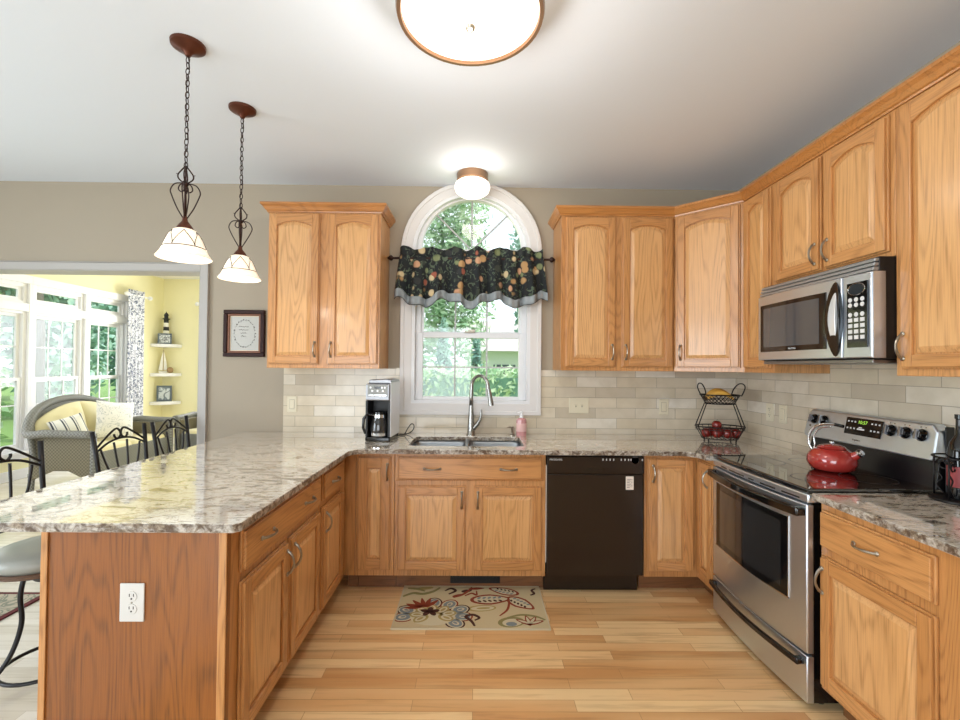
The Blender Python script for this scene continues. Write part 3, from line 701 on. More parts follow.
tag(MB().tube(smooth_path(pts), .0035, 8).build('power_cord', M['black_m'], smooth='all'), 'thin black power cord looped behind the coffee maker', 'cord')

# ------------------------------------------------------------------ two-tier basket with fruit
bk = thing('fruit_basket', 'two-tier black wire basket in the counter corner', 'basket', (1.71, -.30, CT1), math.radians(-14))
def tier(nm, z, rb, rt, h, lat):
    mb = MB(); seg = 36
    ell = lambda r, zz, n=36: [(r*math.cos(2*PI*k/n), r*.72*math.sin(2*PI*k/n), zz) for k in range(n)]
    mb.tube(ell(rt, z+h), .0042, 6, True); mb.tube(ell(rb, z), .0032, 6, True)
    if lat:
        mb.tube(ell((rt+rb)/2, z+h/2), .0022, 5, True)
        for k in range(26):
            a0, a1 = 2*PI*k/26, 2*PI*(k+2)/26
            for s_, e_ in ((a0, a1), (a1, a0)): mb.tube([(rb*math.cos(s_), rb*.72*math.sin(s_), z), (rt*math.cos(e_), rt*.72*math.sin(e_), z+h)], .0018, 4)
    else:
        mb.tube(ell(rt*.98, z+h-.018), .0026, 5, True)
        for k in range(20):
            a = 2*PI*k/20; mb.tube([(rb*math.cos(a), rb*.72*math.sin(a), z), (rt*math.cos(a), rt*.72*math.sin(a), z+h)], .0022, 5)
    for k in range(-4, 5):
        u = k*rb/4.6; hh = math.sqrt(max(0, rb*rb-u*u))*.72; mb.tube([(u, -hh, z), (u, hh, z)], .0022, 5)
    return mb.build(nm, M['iron'], bk, smooth='all')
tier('lower_tier', .022, .115, .158, .082, False)
tier('upper_tier', .262, .095, .128, .062, True)
fr = MB()
for sx in (-1, 1):
    for sy in (-1, 1):
        fr.tube([(sx*.085, sy*.06, .0), (sx*.087, sy*.06, .022)], .005, 6)
        fr.tube([(sx*.148, sy*.040, .104), (sx*.092, sy*.030, .264)], .0035, 6)
    lp = [(sx*.128, -.0, .318), (sx*.150, 0, .375), (sx*.140, 0, .402), (sx*.115, 0, .398), (sx*.092, 0, .362), (sx*.082, 0, .322)]
    lp = [(x, yy, z) for (x, _, z), yy in zip(lp, (-.03, -.03, -.02, .0, .02, .03))]
    fr.tube(smooth_path(lp), .0042, 7)
fr.build('frame', M['iron'], bk, smooth='all')
ap = None
spots = [(-.092, -.020, .060), (-.028, -.040, .060), (.038, -.040, .060), (.098, -.012, .060), (-.056, .036, .060), (.010, .040, .060), (.074, .046, .060), (-.02, -.002, .112)]
lbls = ['red apple at the far left of the lower basket tier', 'red apple second from left along the basket front', 'large shiny red apple front and centre in the lower tier', 'dark red apple at the right end of the lower tier',
        'red apple behind the leftmost apples in the basket', 'red apple at the back middle of the lower tier', 'red apple at the back right of the lower tier', 'red apple perched on top of the other apples']
for (ax, ay, az), lab in zip(spots, lbls):
    wv = bk.matrix_basis @ Vector((ax, ay, 0)) if False else Vector((1.71, -.30, 0)) + Matrix.Rotation(math.radians(-14), 3, 'Z') @ Vector((ax, ay, 0))
    if ap is None:
        ap = thing('apple', lab, 'apple', (wv.x, wv.y, CT1+az), 0, 'apples in the lower basket tier')
        r = .0325; pr = [(.0001, r*.72), (r*.22, r*.84), (r*.55, r*.92), (r*.9, r*.55), (r*1.02, r*.05), (r*.9, -r*.5), (r*.6, -r*.88), (r*.25, -r*.97), (.0001, -r*.88)]
        MB().lathe(pr, seg=20).build('apple_skin', M['apple'], ap, smooth='all')
        MB().tube([(0, 0, .022), (.002, 0, .034), (.006, 0, .040)], .0013, 5).build('stem', M['stem'], ap)
    else: dup(ap, (wv.x, wv.y, CT1+az), random.random()*6, lab)
blab = ['yellow banana lying at the front of the upper basket tier', 'yellow banana in the middle of the upper basket tier', 'yellow banana lying highest at the back of the upper tier']
bn = None
for k in range(3):
    loc_ = Vector((1.71, -.30, 0)) + Matrix.Rotation(math.radians(-14), 3, 'Z') @ Vector((-.005, -.038+.038*k, 0))
    if bn is None:
        bn = thing('banana', blab[0], 'banana', (loc_.x, loc_.y, CT1+.282), math.radians(-14), 'bananas in the upper basket tier')
        pp = [(-.085+.170*i/12, 0, .052*(1-math.cos((i/12-.5)*1.9))+.002) for i in range(13)]; pp = [(x, y, .055-z*1.1+.0) for x, y, z in pp]
        pp = [(x, y, .012+.045*(1-(x/.085)**2)) for x, y, z in pp]
        rr = [.006, .010, .0145, .0165, .0175, .018, .018, .018, .0175, .0165, .014, .009, .005]
        MB().tube(pp, rr, 7).build('banana_peel', M['banana'], bn, smooth='all')
        MB().tube([pp[0], (pp[0][0]-.018, 0, pp[0][2]-.002)], [.006, .004], 6).build('stem', M['stem'], bn)
    else: dup(bn, (loc_.x, loc_.y, CT1+.282+.006*k), math.radians(-14+5*k), blab[k])

# ------------------------------------------------------------------ electric range
RW = .745
rg = thing('electric_range', 'stainless electric range with black glass top between the right-hand base cabinets', 'stove', (1.37, -.838, 0), -PI/2)
MB().box(.006, RW-.006, .028, .625, .03, .893).build('body', M['black'], rg, bevel=.003)
for lx in (.06, RW-.06):
    MB().lathe([(0, 0), (.018, 0), (.018, .03), (0, .03)], (lx, .10, 0), 12).build('levelling_foot', M['black_m'], rg)
ck = MB().box(0, RW, .006, .575, .894, .913).build('cooktop', M['black_glass'], rg, bevel=.006, seg=3)
for bx_, by_, br_ in ((.19, .17, .105), (.56, .17, .085), (.19, .42, .085), (.56, .42, .105)):
    MB().lathe([(br_-.003, .9131), (br_, .9133), (br_+.002, .9131)], (bx_, by_, 0), 40).build('burner_ring', mat('burner_ring_grey', '3a3a3c', .3), ck)
def bow(x, amt=.028): return -amt*math.sin(PI*max(0, min(1, x/RW)))
def bowed(mb, x0, x1, z0, z1, yo, th=.02, amt=.028, n=18, rake=0.0):
    f = lambda u, z, y: (x0+(x1-x0)*u, yo+bow(x0+(x1-x0)*u, amt)+y-rake*(z-z0), z)
    rings = [[f(i/n, z0, 0), f(i/n, z0, th), f(i/n, z1, th), f(i/n, z1, 0)] for i in range(n+1)]
    return mb.loops(rings)
bowed(MB(), .0, RW, .852, .890, .010, th=.05, amt=.020).build('front_band', M['stainless'], rg, smooth=True, bevel=.006)
for a, b_ in ((.10, .16), (.19, .33), (.37, .41), (.46, .56), (.60, .70)): bowed(MB(), a, b_, .862, .868, .0082, th=.003, amt=.020, n=6).build('vent_slot', M['black_m'], rg)
od = bowed(MB(), .004, RW-.004, .232, .846, .008, th=.030).build('oven_door', M['stainless'], rg, smooth=True, bevel=.005)
wf = bowed(MB(), .055, .645, .420, .765, .0045, th=.004)
wf.build('window_frame', M['black'], od, smooth=True)
bowed(MB(), .098, .605, .450, .735, .0030, th=.003).build('window_glass', mat('oven_window_dark', '232323', .12, coat=.6), od, smooth=True)
bowed(MB(), .050, .650, .4145, .4200, .0035, th=.005).build('window_trim', M['chrome'], od, smooth=True)
bowed(MB(), .645, .650, .415, .77, .0035, th=.005, n=3).build('window_trim', M['chrome'], od, smooth=True)
hb = bowed(MB(), .012, RW-.012, .795, .832, -.030, th=.016, amt=.040)
hb.box(.010, .045, -.030, .01, .797, .830).box(RW-.045, RW-.010, -.030, .01, .797, .830)
hb.build('oven_handle', M['black'], od, smooth=True, bevel=.006)
dr = bowed(MB(), .004, RW-.004, .030, .222, .008, th=.030, amt=.020).build('storage_drawer', M['stainless'], rg, smooth=True, bevel=.004)
h2 = bowed(MB(), .02, RW-.02, .178, .205, -.022, th=.014, amt=.036); h2.box(.02, .05, -.022, .01, .180, .203).box(RW-.05, RW-.02, -.022, .01, .180, .203)
h2.build('drawer_handle', M['black'], dr, smooth=True, bevel=.005)
MB().prism([(.555, .90), (.625, .90), (.625, 1.10), (.575, 1.04)], 'x', .012, RW-.012).build('backguard_base', mat('backguard_black', '101012', .28), rg, bevel=.004)
yb0, yb1, zb0, zb1 = .532, .566, 1.028, 1.180
bgp = [(0.0+.012, zb0), (.0, zb0+.02), (.006, zb1-.03), (.030, zb1), (RW-.030, zb1), (RW-.006, zb1-.03), (RW, zb0+.02), (RW-.012, zb0)]
def bgy(z): return yb0+(yb1-yb0)*(z-zb0)/(zb1-zb0)
bgm = MB().loops([[(x, bgy(z), z) for x, z in bgp], [(x, .618, z) for x, z in bgp]]).build('backguard', M['stainless'], rg, bevel=.008, seg=3)
MB().box(RW-.004, RW+.003, .585, .622, .90, 1.172).build('backguard_end_cap', M['black_m'], rg, bevel=.003)
tilt = math.atan2(yb1-yb0, zb1-zb0)
def onbg(x, z, out=.0): return (x, bgy(z)-out, z)
dp = MB().box(-.105, .105, -.003, .0, -.043, .043).build('display_panel', M['black'], bgm, bevel=.002, loc=onbg(.385, 1.122, .001)); dp.rotation_euler = (-tilt, 0, 0)
text('clock_digits', '10:57', M['green_led'], .024, dp, (-.005, -.0034, .022), (PI/2, 0, 0))
for x_ in (-.092, -.072, -.052, .045, .065, .085):
    for z in (.022, -.012): MB().box(x_, x_+.0085, -.0042, -.003, z-.0035, z+.004).build('button', M['print_light'], dp)
for b_ in ((-.03, .012, -.016, -.008), (-.022, -.004, -.006, -.001)): MB().box(b_[0], b_[1], -.0042, -.003, b_[2], b_[3]).build('button', M['print_light'], dp)
for kx in (.062, .132, .532, .603, .676):
    k_ = MB().lathe([(0, 0), (.0255, 0), (.027, .003), (.024, .006), (.021, .020), (.018, .024), (0, .024)], seg=22)
    k_.v = [(x, -z, y) for x, y, z in k_.v]
    kn = k_.build('knob', M['black'], bgm, smooth=True, loc=onbg(kx, 1.128)); kn.rotation_euler = (-tilt, 0, 0)
    g_ = MB().box(-.006, .006, -.033, -.022, -.021, .021); g_.box(.008, .012, -.026, -.0235, -.012, .012); g_.build('knob_grip', M['stainless_d'], kn, bevel=.003)
text('brand_lettering', 'Frigidaire', M['print_dark'], .012, bgm, onbg(.36, 1.055, .0015), (PI/2-tilt, 0, 0))
tm = MB()
for kx in (.532, .603, .676): tm.box(kx-.012, kx-.008, 0, .0012, 1.160, 1.164).box(kx+.010, kx+.014, 0, .0012, 1.160, 1.164)
tm.v = [(x, bgy(z)-y-.0002, z) for x, y, z in tm.v]; tm.box(.035, .046, bgy(1.09)-.002, bgy(1.09), 1.085, 1.094); tm.build('dial_marks', M['print_dark'], bgm)

# kettle
kt = thing('kettle', 'red enamel tea kettle with looped steel handle on the stove top', 'kettle', (1.755, -1.235, .9135), math.radians(-62))
MB().lathe([(0, 0), (.070, 0), (.090, .012), (.103, .040), (.101, .068), (.087, .092), (.066, .105), (.060, .108), (.058, .104), (0, .104)], seg=36).build('kettle_body', M['red'], kt, smooth='all')
ld = MB().lathe([(0, .106), (.056, .106), (.060, .111), (.050, .120), (.025, .127), (0, .129)], seg=28).build('lid', M['red'], kt, smooth=True)
MB().lathe([(0, .125), (.006, .126), (.005, .130), (.010, .134), (.009, .140), (0, .142)], seg=14).build('lid_knob', M['chrome'], ld, smooth=True)
MB().tube([(.078, 0, .072), (.098, 0, .088), (.110, 0, .098)], [.024, .019, .016], 14).build('spout', M['red'], kt, smooth=True)
MB().lathe([(0, 0), (.018, 0), (.020, .010), (.014, .018), (0, .02)], (0, 0, 0), 14).build('whistle_cap', M['chrome'], kt, smooth=True, loc=(.109, 0, .097)).rotation_euler = (0, math.radians(50), 0)
MB().tube(smooth_path([(-.082, 0, .085), (-.102, 0, .125), (-.092, 0, .180), (-.055, 0, .215), (.005, 0, .226), (.045, 0, .220)]), .0065, 10).tube(smooth_path([(-.082, 0, .085), (-.074, 0, .115), (-.078, 0, .16), (-.050, 0, .200), (.0, 0, .214)]), .004, 8).build('handle', M['chrome'], kt, smooth='all')
MB().tube([(.012, 0, .2250), (.050, 0, .2195)], .0080, 10).build('handle_grip', M['black'], kt, smooth=True)

# ------------------------------------------------------------------ microwave
mw = thing('microwave', 'stainless over-the-range microwave with curved black door handle', 'microwave', (1.590, -.917, 0), -PI/2)
WM = .734; A0, A1 = 1.452, 1.866
MB().box(.001, WM-.001, .03, .405, A0, A1).build('housing', M['black_m'], mw, bevel=.003)
MB().box(.02, WM-.02, .02, .38, A0-.018, A0-.001).build('underside_vent', M['stainless_d'], mw, bevel=.003)
def mbow(x, amt=.016): return -amt*math.sin(PI*x/WM)
def mb_face(x0, x1, z0, z1, yo, th, n=14):
    return MB().loops([[(x0+(x1-x0)*i/n, yo+mbow(x0+(x1-x0)*i/n)+d, z) for d, z in ((0, z0), (th, z0), (th, z1), (0, z1))] for i in range(n+1)])
md_ = mb_face(.002, .594, A0+.004, 1.806, .0, .028).build('door', M['stainless'], mw, smooth=True, bevel=.005)
mb_face(.598, WM-.002, A0+.004, 1.806, .0, .028, 6).build('control_section', M['stainless'], mw, smooth=True, bevel=.005)
MB().box(WM-.003, WM, .004, .055, A0+.004, 1.806).build('side_trim', M['stainless'], mw)
gr = MB()
for i in range(3): gr.prism([(.006+.004*i, 1.810+i*.018), (.05, 1.810+i*.018), (.05, 1.825+i*.018), (.010+.004*i, 1.825+i*.018)], 'x', .004, WM-.004)
gr.build('top_grille', mat('grille_grey', 'a9adb0', .35, .7), mw, bevel=.004)
mb_face(.030, .515, 1.500, 1.756, -.003, .004).build('window_surround', M['black'], md_, smooth=True, bevel=.0015)
mb_face(.060, .475, 1.525, 1.735, -.0042, .002).build('window_glass', mat('microwave_window', '40474c', .10, coat=.8), md_, smooth=True)
text('brand_lettering', 'MAYTAG', M['print_light'], .013, md_, (.30, mbow(.30)-.0045, 1.511), (PI/2, 0, 0))
def lens(w_, h_, cx, cz, y, t, dy=0.0):
    pts = []
    for i in range(24):
        a = 2*PI*i/24; pts.append((cx+w_*math.copysign(abs(math.cos(a))**1.0, math.cos(a)), cz+h_*math.copysign(abs(math.sin(a))**1.15, math.sin(a))))
    return MB().loops([[(x, y-dy*(1-((z-cz)/h_)**2), z) for x, z in pts], [(x, y+t, z) for x, z in pts]])
hy = mbow(.58)
hn = lens(.040, .165, .562, 1.628, hy-.002, .003, .018).build('handle', M['black'], md_, smooth=True, bevel=.002)
lens(.020, .118, .565, 1.628, hy-.005, .003, .019).build('handle_inlay', M['inlay'], hn, smooth=True, bevel=.002)
kp = MB().box(.618, .718, mbow(.67)-.0035, mbow(.67)+.002, 1.500, 1.772).build('keypad', M['black'], mw, bevel=.001)
y_ = mbow(.67)-.0036
for r_ in range(3):
    for c__ in range(3): MB().lathe([(0, -.002), (.009, -.002), (.010, 0)], (.636+c__*.030, y_, 1.700-r_*.022-(0.018 if r_ == 2 else 0)), 10, axis='y').build('key_button', M['print_light'], kp)
for r_ in range(4):
    for c__ in range(3): MB().box(.627+c__*.030, .647+c__*.030, y_-.0016, y_, 1.535+r_*.024, 1.551+r_*.024).build('key_button', M['print_light'], kp)
dsp = lens(.040, .022, .668, 1.743, y_-.002, .002).build('display', mat('display_grey', '2c3236', .1), kp)
rg_ = MB().tube([(.668+.042*math.cos(2*PI*i/24), y_-.002, 1.743+.024*math.sin(2*PI*i/24)) for i in range(24)], .0018, 6, True).build('display_ring', M['chrome'], kp)

# scroll stand with bottle at the picture's right edge
st = thing('scroll_stand', 'black wrought iron scroll stand on the counter at the right picture edge', 'stand', (1.885, -1.705, CT1), math.radians(0))
mb = MB()
mb.lathe([(0, 0), (.088, 0), (.092, .006), (.088, .012), (0, .012)], seg=28)
for a in (20, 110, 200, 290):
    ca_, sa_ = math.cos(math.radians(a)), math.sin(math.radians(a)); P = lambda r, z: (r*ca_, r*sa_, z)
    mb.tube([P(.080, .012), P(.080, .17)], .0035, 6)
    sp_ = [P(.078-.0, .16)]
    mb.tube([P(.052+.022*math.cos(t)*(1-t/14), .135+.026*math.sin(t)*(1-t/14)) for t in [i*.5 for i in range(20)]], .0028, 6)
    mb.tube(smooth_path([P(.075, .105), P(.055, .08), P(.072, .05), P(.05, .02)]), .0028, 6)
mb.tube([(.080*math.cos(2*PI*i/28), .080*math.sin(2*PI*i/28), .17) for i in range(28)], .0035, 6, True)
mb.build('scrollwork', M['iron'], st, smooth='all')
bo = thing('bottle', 'dark bottle with a red label held in the iron scroll stand', 'bottle', (1.885, -1.705, CT1+.0125))
MB().lathe([(0, 0), (.036, 0), (.038, .01), (.038, .175), (.030, .215), (.014, .245), (.013, .305), (.016, .308), (.016, .325), (0, .325)], seg=24).build('glass', M['black'], bo, smooth=True)
MB().lathe([(.0383, .045), (.0388, .045), (.0388, .125), (.0383, .125)], seg=24).build('bottle_label', mat('red_label', '8d3a3c', .5), bo, smooth=True)

# ------------------------------------------------------------------ switch plates and outlets
def plate(label, cat, name, loc, rz, w_, h_, kind, m='plate'):
    t = thing(name, label, cat, loc, rz)
    pl = MB().box(-w_/2, w_/2, -.006, -.0005, -h_/2, h_/2).build('cover_plate', M[m], t, bevel=.0025)
    if kind == 'toggle2':
        for u in (-.023, .023): MB().box(u-.005, u+.005, -.0068, -.006, -.012, .012).prism([(-.006, -.002), (-.017, .004), (-.017, .009), (-.006, .008)], 'x', u-.004, u+.004).build('toggle', M['slot'] if False else M[m], t)
        MB().box(-.0255, -.0205, -.0071, -.006, -.013, -.004).box(.0205, .0255, -.0071, -.006, -.013, -.004).build('toggle_slot', M['slot'], pl)
    elif kind == 'rocker':
        MB().box(-.017, .017, -.0085, -.006, -.034, .034).build('rocker', M[m], t, bevel=.0015)
        MB().box(-.019, .019, -.0063, -.006, -.036, .036).build('rocker_gap', mat('gap_tan', '9c9280', .6), pl)
    elif kind == 'outlet':
        for z in (-.020, .020):
            f = MB().lathe([(0, -.0015), (.0165, -.0015), (.017, 0)], (0, -.006, z), 20, axis='y').build('receptacle', M[m], t, smooth=True)
            MB().box(-.0075, -.0055, -.0083, -.0075, z, z+.009).box(.0055, .0075, -.0083, -.0075, z, z+.009).lathe([(0, -.0008), (.0028, -.0008), (.0028, 0)], (0, -.0075, z-.007), 8, axis='y').build('slots', M['slot'], f)
        MB().lathe([(0, -.001), (.003, -.001), (.003, 0)], (0, -.006, 0), 8, axis='y').build('screw', M['nickel'], t)
    return t
plate('white duplex outlet on the dark oak end panel of the peninsula', 'outlet', 'wall_outlet', (-1.095, -1.970, .640), 0, .078, .122, 'outlet', 'outlet')
plate('ivory double toggle switch plate on the backsplash right of the window', 'switch', 'light_switch', (.788, -.010, 1.118), 0, .150, .118, 'toggle2')
plate('narrow ivory rocker switch on the backsplash left of the fruit basket', 'switch', 'light_switch', (1.436, -.010, 1.112), 0, .072, .118, 'rocker')
plate('ivory rocker switch at the far left end of the backsplash', 'switch', 'light_switch', (-1.385, -.010, 1.110), 0, .072, .118, 'rocker')
plate('ivory duplex outlet on the right-hand tile wall nearer the corner', 'outlet', 'wall_outlet', (2.0, -.40, 1.115), -PI/2, .075, .118, 'outlet')
plate('plain ivory rocker switch on the right-hand tile wall nearer the stove', 'switch', 'light_switch', (2.0, -.530, 1.115), -PI/2, .072, .118, 'rocker')

# ------------------------------------------------------------------ ceiling lights
def dome():
    t = thing('ceiling_light', 'large round flush ceiling light with bronze ring and centre button', 'ceiling light', (-.030, -1.838, ZC))
    MB().lathe([(0, 0), (.09, 0), (.09, -.03), (.07, -.04), (0, -.04)], seg=28).build('ceiling_pan', M['tan_metal'], t, smooth=True)
    MB().lathe([(0, -.158), (.06, -.156), (.13, -.148), (.20, -.132), (.247, -.112), (.250, -.104), (.0, -.104)], seg=48).build('glass_dome', M['glow'], t, smooth='all')
    rg = MB().lathe([(.246, -.098), (.262, -.098), (.266, -.110), (.262, -.124), (.249, -.124), (.246, -.112), (.246, -.098)], seg=56).build('ring', M['tan_metal'], t, smooth=True)
    for a in (-20, 100, 220):
        c_, s_ = math.cos(math.radians(a)), math.sin(math.radians(a))
        MB().ball((c_*.266, s_*.266, -.112), .009, 10).build('ring_screw', M['tan_metal'], rg, smooth=True)
        MB().tube([(c_*.08, s_*.08, -.03), (c_*.255, s_*.255, -.105)], .005, 6).build('arm', M['tan_metal'], t)
    MB().lathe([(0, -.176), (.010, -.174), (.017, -.166), (.020, -.158), (0, -.156)], seg=20).build('finial', M['nickel'], t, smooth=True)
    d = bpy.data.lights.new('dome_bulb', 'POINT'); d.energy = 20; d.color = (1, .97, .93); d.shadow_soft_size = .12
    o = bpy.data.objects.new('dome_bulb', d); C.objects.link(o); o.parent = t; o.location = (0, 0, -.30)
dome()
t = thing('ceiling_light', 'small round ceiling light with tan collar above the arched window', 'ceiling light', (-.035, -.235, ZC))
MB().lathe([(0, 0), (.108, 0), (.112, -.008), (.112, -.050), (.104, -.056), (0, -.056)], seg=36).build('collar', M['tan_metal'], t, smooth=True)
MB().lathe([(.098, -.056), (.120, -.072), (.128, -.098), (.118, -.130), (.085, -.155), (.045, -.168), (0, -.171)], seg=36).build('glass_globe', M['glow'], t, smooth='all')
d = bpy.data.lights.new('globe_bulb', 'POINT'); d.energy = 4; d.color = (1, .93, .82); d.shadow_soft_size = .1
o = bpy.data.objects.new('globe_bulb', d); C.objects.link(o); o.parent = t; o.location = (0, -.16, -.16)

def pendant(loc, label, drop, chain_bottom):
    t = thing('pendant_lamp', label, 'pendant lamp', loc, 0, None)
    MB().lathe([(0, 0), (.068, 0), (.066, -.012), (.050, -.022), (.030, -.028), (.016, -.040), (.010, -.052), (0, -.054)], seg=28).build('canopy', M['bronze'], t, smooth=True)
    ch = MB(); z = -.052; k = 0; zb = chain_bottom
    while z > zb:
        L = .030; pts = []
        for i in range(12):
            a = 2*PI*i/12; u = .008*math.cos(a); v = (L/2+.0)*math.sin(a)
            pts.append((u, 0, z-L/2+v) if k % 2 == 0 else (0, u, z-L/2+v))
        ch.tube(pts, .0021, 5, True); z -= .0255; k += 1
    ch.tube(smooth_path([(0, 0, -.05)]+[(.009*math.sin(i*1.3), .009*math.cos(i*1.7), -.05+(zb+.05)*i/9) for i in range(1, 9)]+[(0, 0, zb)], 4), .0018, 5)
    ch.build('chain', M['bronze_d'], t, smooth='all')
    sc = MB(); b = zb
    sc.tube([(0, 0, b), (0, 0, b-.045), (0, 0, drop+.155)], [.003, .003, .007], 8)
    for a in (0, 90, 180, 270):
        c_, s_ = math.cos(math.radians(a+20)), math.sin(math.radians(a+20)); P = lambda r, zz: (r*c_, r*s_, zz)
        sc.tube(smooth_path([P(.0, b+.002), P(.014, b-.016), P(.028, b-.038), P(.026, b-.056), P(.008, b-.072)]), .0030, 6)
        zt_ = b-.072; zl = drop+.17; H = zt_-zl
        sc.tube(smooth_path([P(.006, zt_-.030), P(.014, zt_-.040), P(.026, zt_-.030), P(.022, zt_-.012), P(.012, zt_-.002), P(.040, zt_-.008), P(.055, zt_-.035), P(.050, zt_-.06), P(.030, zl+.045), P(.012, zl+.012), P(.006, zl)]), .0026, 6)
        sc.tube([P(.026, b-.038), P(.036, b-.035)], [.003, .001], 5)
    sc.ball((0, 0, b-.078), .012, 10)
    sc.build('scrollwork', M['bronze_d'], t, smooth='all')
    MB().lathe([(0, drop+.180), (.008, drop+.180), (.012, drop+.160), (.024, drop+.145), (.032, drop+.132), (.034, drop+.122), (0, drop+.122)], seg=22).build('socket_cup', M['bronze'], t, smooth=True)
    prof = [(.028, drop+.128), (.044, drop+.120), (.060, drop+.098), (.072, drop+.068), (.081, drop+.044), (.091, drop+.022), (.105, drop+.002), (.102, drop), (.087, drop+.020), (.077, drop+.044), (.068, drop+.068), (.055, drop+.094), (.040, drop+.116)]
    sh = MB().lathe(prof, seg=40).build('glass_shade', M['shade'], t, smooth='all')
    tr = MB()
    def R(z):
        o_ = prof[:7]
        for (r1, z1), (r2, z2) in zip(o_, o_[1:]):
            if z2 <= z <= z1: return r1+(r2-r1)*(z1-z)/(z1-z2)+.0008
        return .12
    tr.tube([(R(drop+.044)*math.cos(2*PI*i/40), R(drop+.044)*math.sin(2*PI*i/40), drop+.044) for i in range(40)], .0017, 4, True)
    for k in range(6):
        a0 = 2*PI*k/6
        for sg in (1, -1):
            pp = []
            for i in range(9):
                s_ = i/8; zz = drop+.044+(.070)*s_; a = a0+sg*(PI/6)*math.sin(PI/2*(1-s_))*1.0
                pp.append((R(zz)*math.cos(a), R(zz)*math.sin(a), zz))
            tr.tube(pp, .0016, 4)
    tr.build('shade_tracery', M['bronze_d'], sh)
    d = bpy.data.lights.new('pendant_bulb', 'POINT'); d.energy = 2; d.color = (1, .9, .75); d.shadow_soft_size = .04
    o = bpy.data.objects.new('pendant_bulb', d); C.objects.link(o); o.parent = t; o.location = (0, 0, drop-.02)
pendant((-1.252, -1.505, ZC), 'nearer of two bronze pendant lamps with frosted bell shades over the peninsula', -.927, -.529)
pendant((-1.268, -1.02, ZC), 'farther bronze pendant lamp with frosted bell shade, closer to the picture frame', -.922, -.534)

# ------------------------------------------------------------------ valance
vl = thing('valance', 'black fruit-print window valance with grey scalloped hem on a bronze rod', 'valance', (WCX, -.085, 0))
rd = MB().tube([(-.60, 0, 2.210), (.60, 0, 2.210)], .009, 10)
rd.build('rod', M['bronze_d'], vl, smooth=True)
for sg in (-1, 1):
    f_ = MB().lathe([(0, 0), (.010, 0), (.008, .006), (.020, .018), (.022, .026), (.014, .040), (.004, .050), (0, .054)], seg=16, axis='x')
    f_.v = [(x*sg+sg*.575, y, z+2.210) for x, y, z in f_.v]; f_.build('finial', M['bronze_d'], vl, smooth=True)
    MB().box(sg*.52-.006, sg*.52+.006, .0, .083, 2.204, 2.216).build('rod_bracket', M['bronze_d'], vl)
HWD = .535
def pleat(u, k): return (math.sin(u*2*PI*8+.9*math.sin(u*9))+.35*math.sin(u*2*PI*19))*k
def dropz(u): return 1.935+.030*math.sin(u*2*PI*3.2+1.1)+.012*math.sin(u*2*PI*7.5)
def vf(u, v):
    x = (u-.5)*2*(HWD+.030*v)+.006*math.sin(u*50)*v; zb_ = dropz(u); z = 2.225+(zb_-2.225)*v
    y = -.014-pleat(u, .010+.024*v)-.016*v; return (x, y, z)
MB().grid(150, 14, vf).build('fabric', M['fruit_cloth'], vl, smooth='all', solid=.002)
def hf(u, v): x, y, z = vf(u, 1); return (x*1.004, y-.0015, z-(v*.062))
MB().grid(150, 3, hf).build('hem', M['hem'], vl, smooth='all', solid=.0022)
def hl(u): x, y, z = hf(u, 1); return (x, y-.001, z)
MB().tube([hl(i/150) for i in range(151)], .0022, 5).build('hem_piping', M['black_m'], vl)
def rf(u, v): return ((u-.5)*2*(HWD-.005), -.012-.5*pleat(u, .022)*(1+v)-.004*math.sin(u*90), 2.222+v*(.062+.014*math.sin(u*2*PI*6)))
MB().grid(150, 5, rf).build('header_ruffle', M['fruit_cloth'], vl, smooth='all', solid=.002)
MB().grid(150, 4, lambda u, v: ((u-.5)*2*(HWD-.003), .014+.3*pleat(u, .012), 2.20+v*.07)).build('rod_pocket', M['fruit_cloth'], vl, smooth='all', solid=.002)

# ------------------------------------------------------------------ framed verse
pf = thing('picture_frame', 'small dark carved wooden frame holding a grey printed verse', 'picture', (-1.751, -.001, 1.641))
def frame(mb, w_, h_, bw, y0, y1):
    mb.box(-w_/2, w_/2, y0, y1, -h_/2, -h_/2+bw).box(-w_/2, w_/2, y0, y1, h_/2-bw, h_/2).box(-w_/2, -w_/2+bw, y0, y1, -h_/2+bw, h_/2-bw).box(w_/2-bw, w_/2, y0, y1, -h_/2+bw, h_/2-bw); return mb
frame(MB(), .308, .354, .030, -.030, 0).build('outer_moulding', M['frame_carved'], pf, bevel=.006, seg=3)
frame(MB(), .250, .296, .016, -.022, -.004).build('inner_moulding', M['gold_lip'], pf, bevel=.003)
vp = MB().box(-.110, .110, -.010, -.004, -.134, .134).build('printed_verse', M['verse_paper'], pf)
frame(MB(), .221, .266, .006, -.012, -.010).build('mat_edge', mat('cream_edge', 'e6d3b8', .6), vp)
random.seed(3); vm = MB()
for r_, (z, wd) in enumerate(((.050, .075), (.026, .070), (.002, .045), (-.022, .040))):
    n = int(wd/.006); P = [(-wd/2-.008+i*wd/n, -.0108, z+.006*math.sin(i*2.4+r_)*random.random()+.002) for i in range(n+1)]
    vm.tube(P, .0012, 4)
for k in range(26):
    a = 2*PI*k/26; vm.ball((.082*math.cos(a), -.0106, .104*math.sin(a)), random.choice((.0018, .0025, .0042)), 6)
for k in range(12):
    a = 2*PI*k/12+.2; vm.tube([(.076*math.cos(a+i*.09), -.0106, (.1+.006*math.sin(i*2))*math.sin(a+i*.09)) for i in range(5)], .0009, 4)
vm.build('verse_print', M['print_dark'], vp)

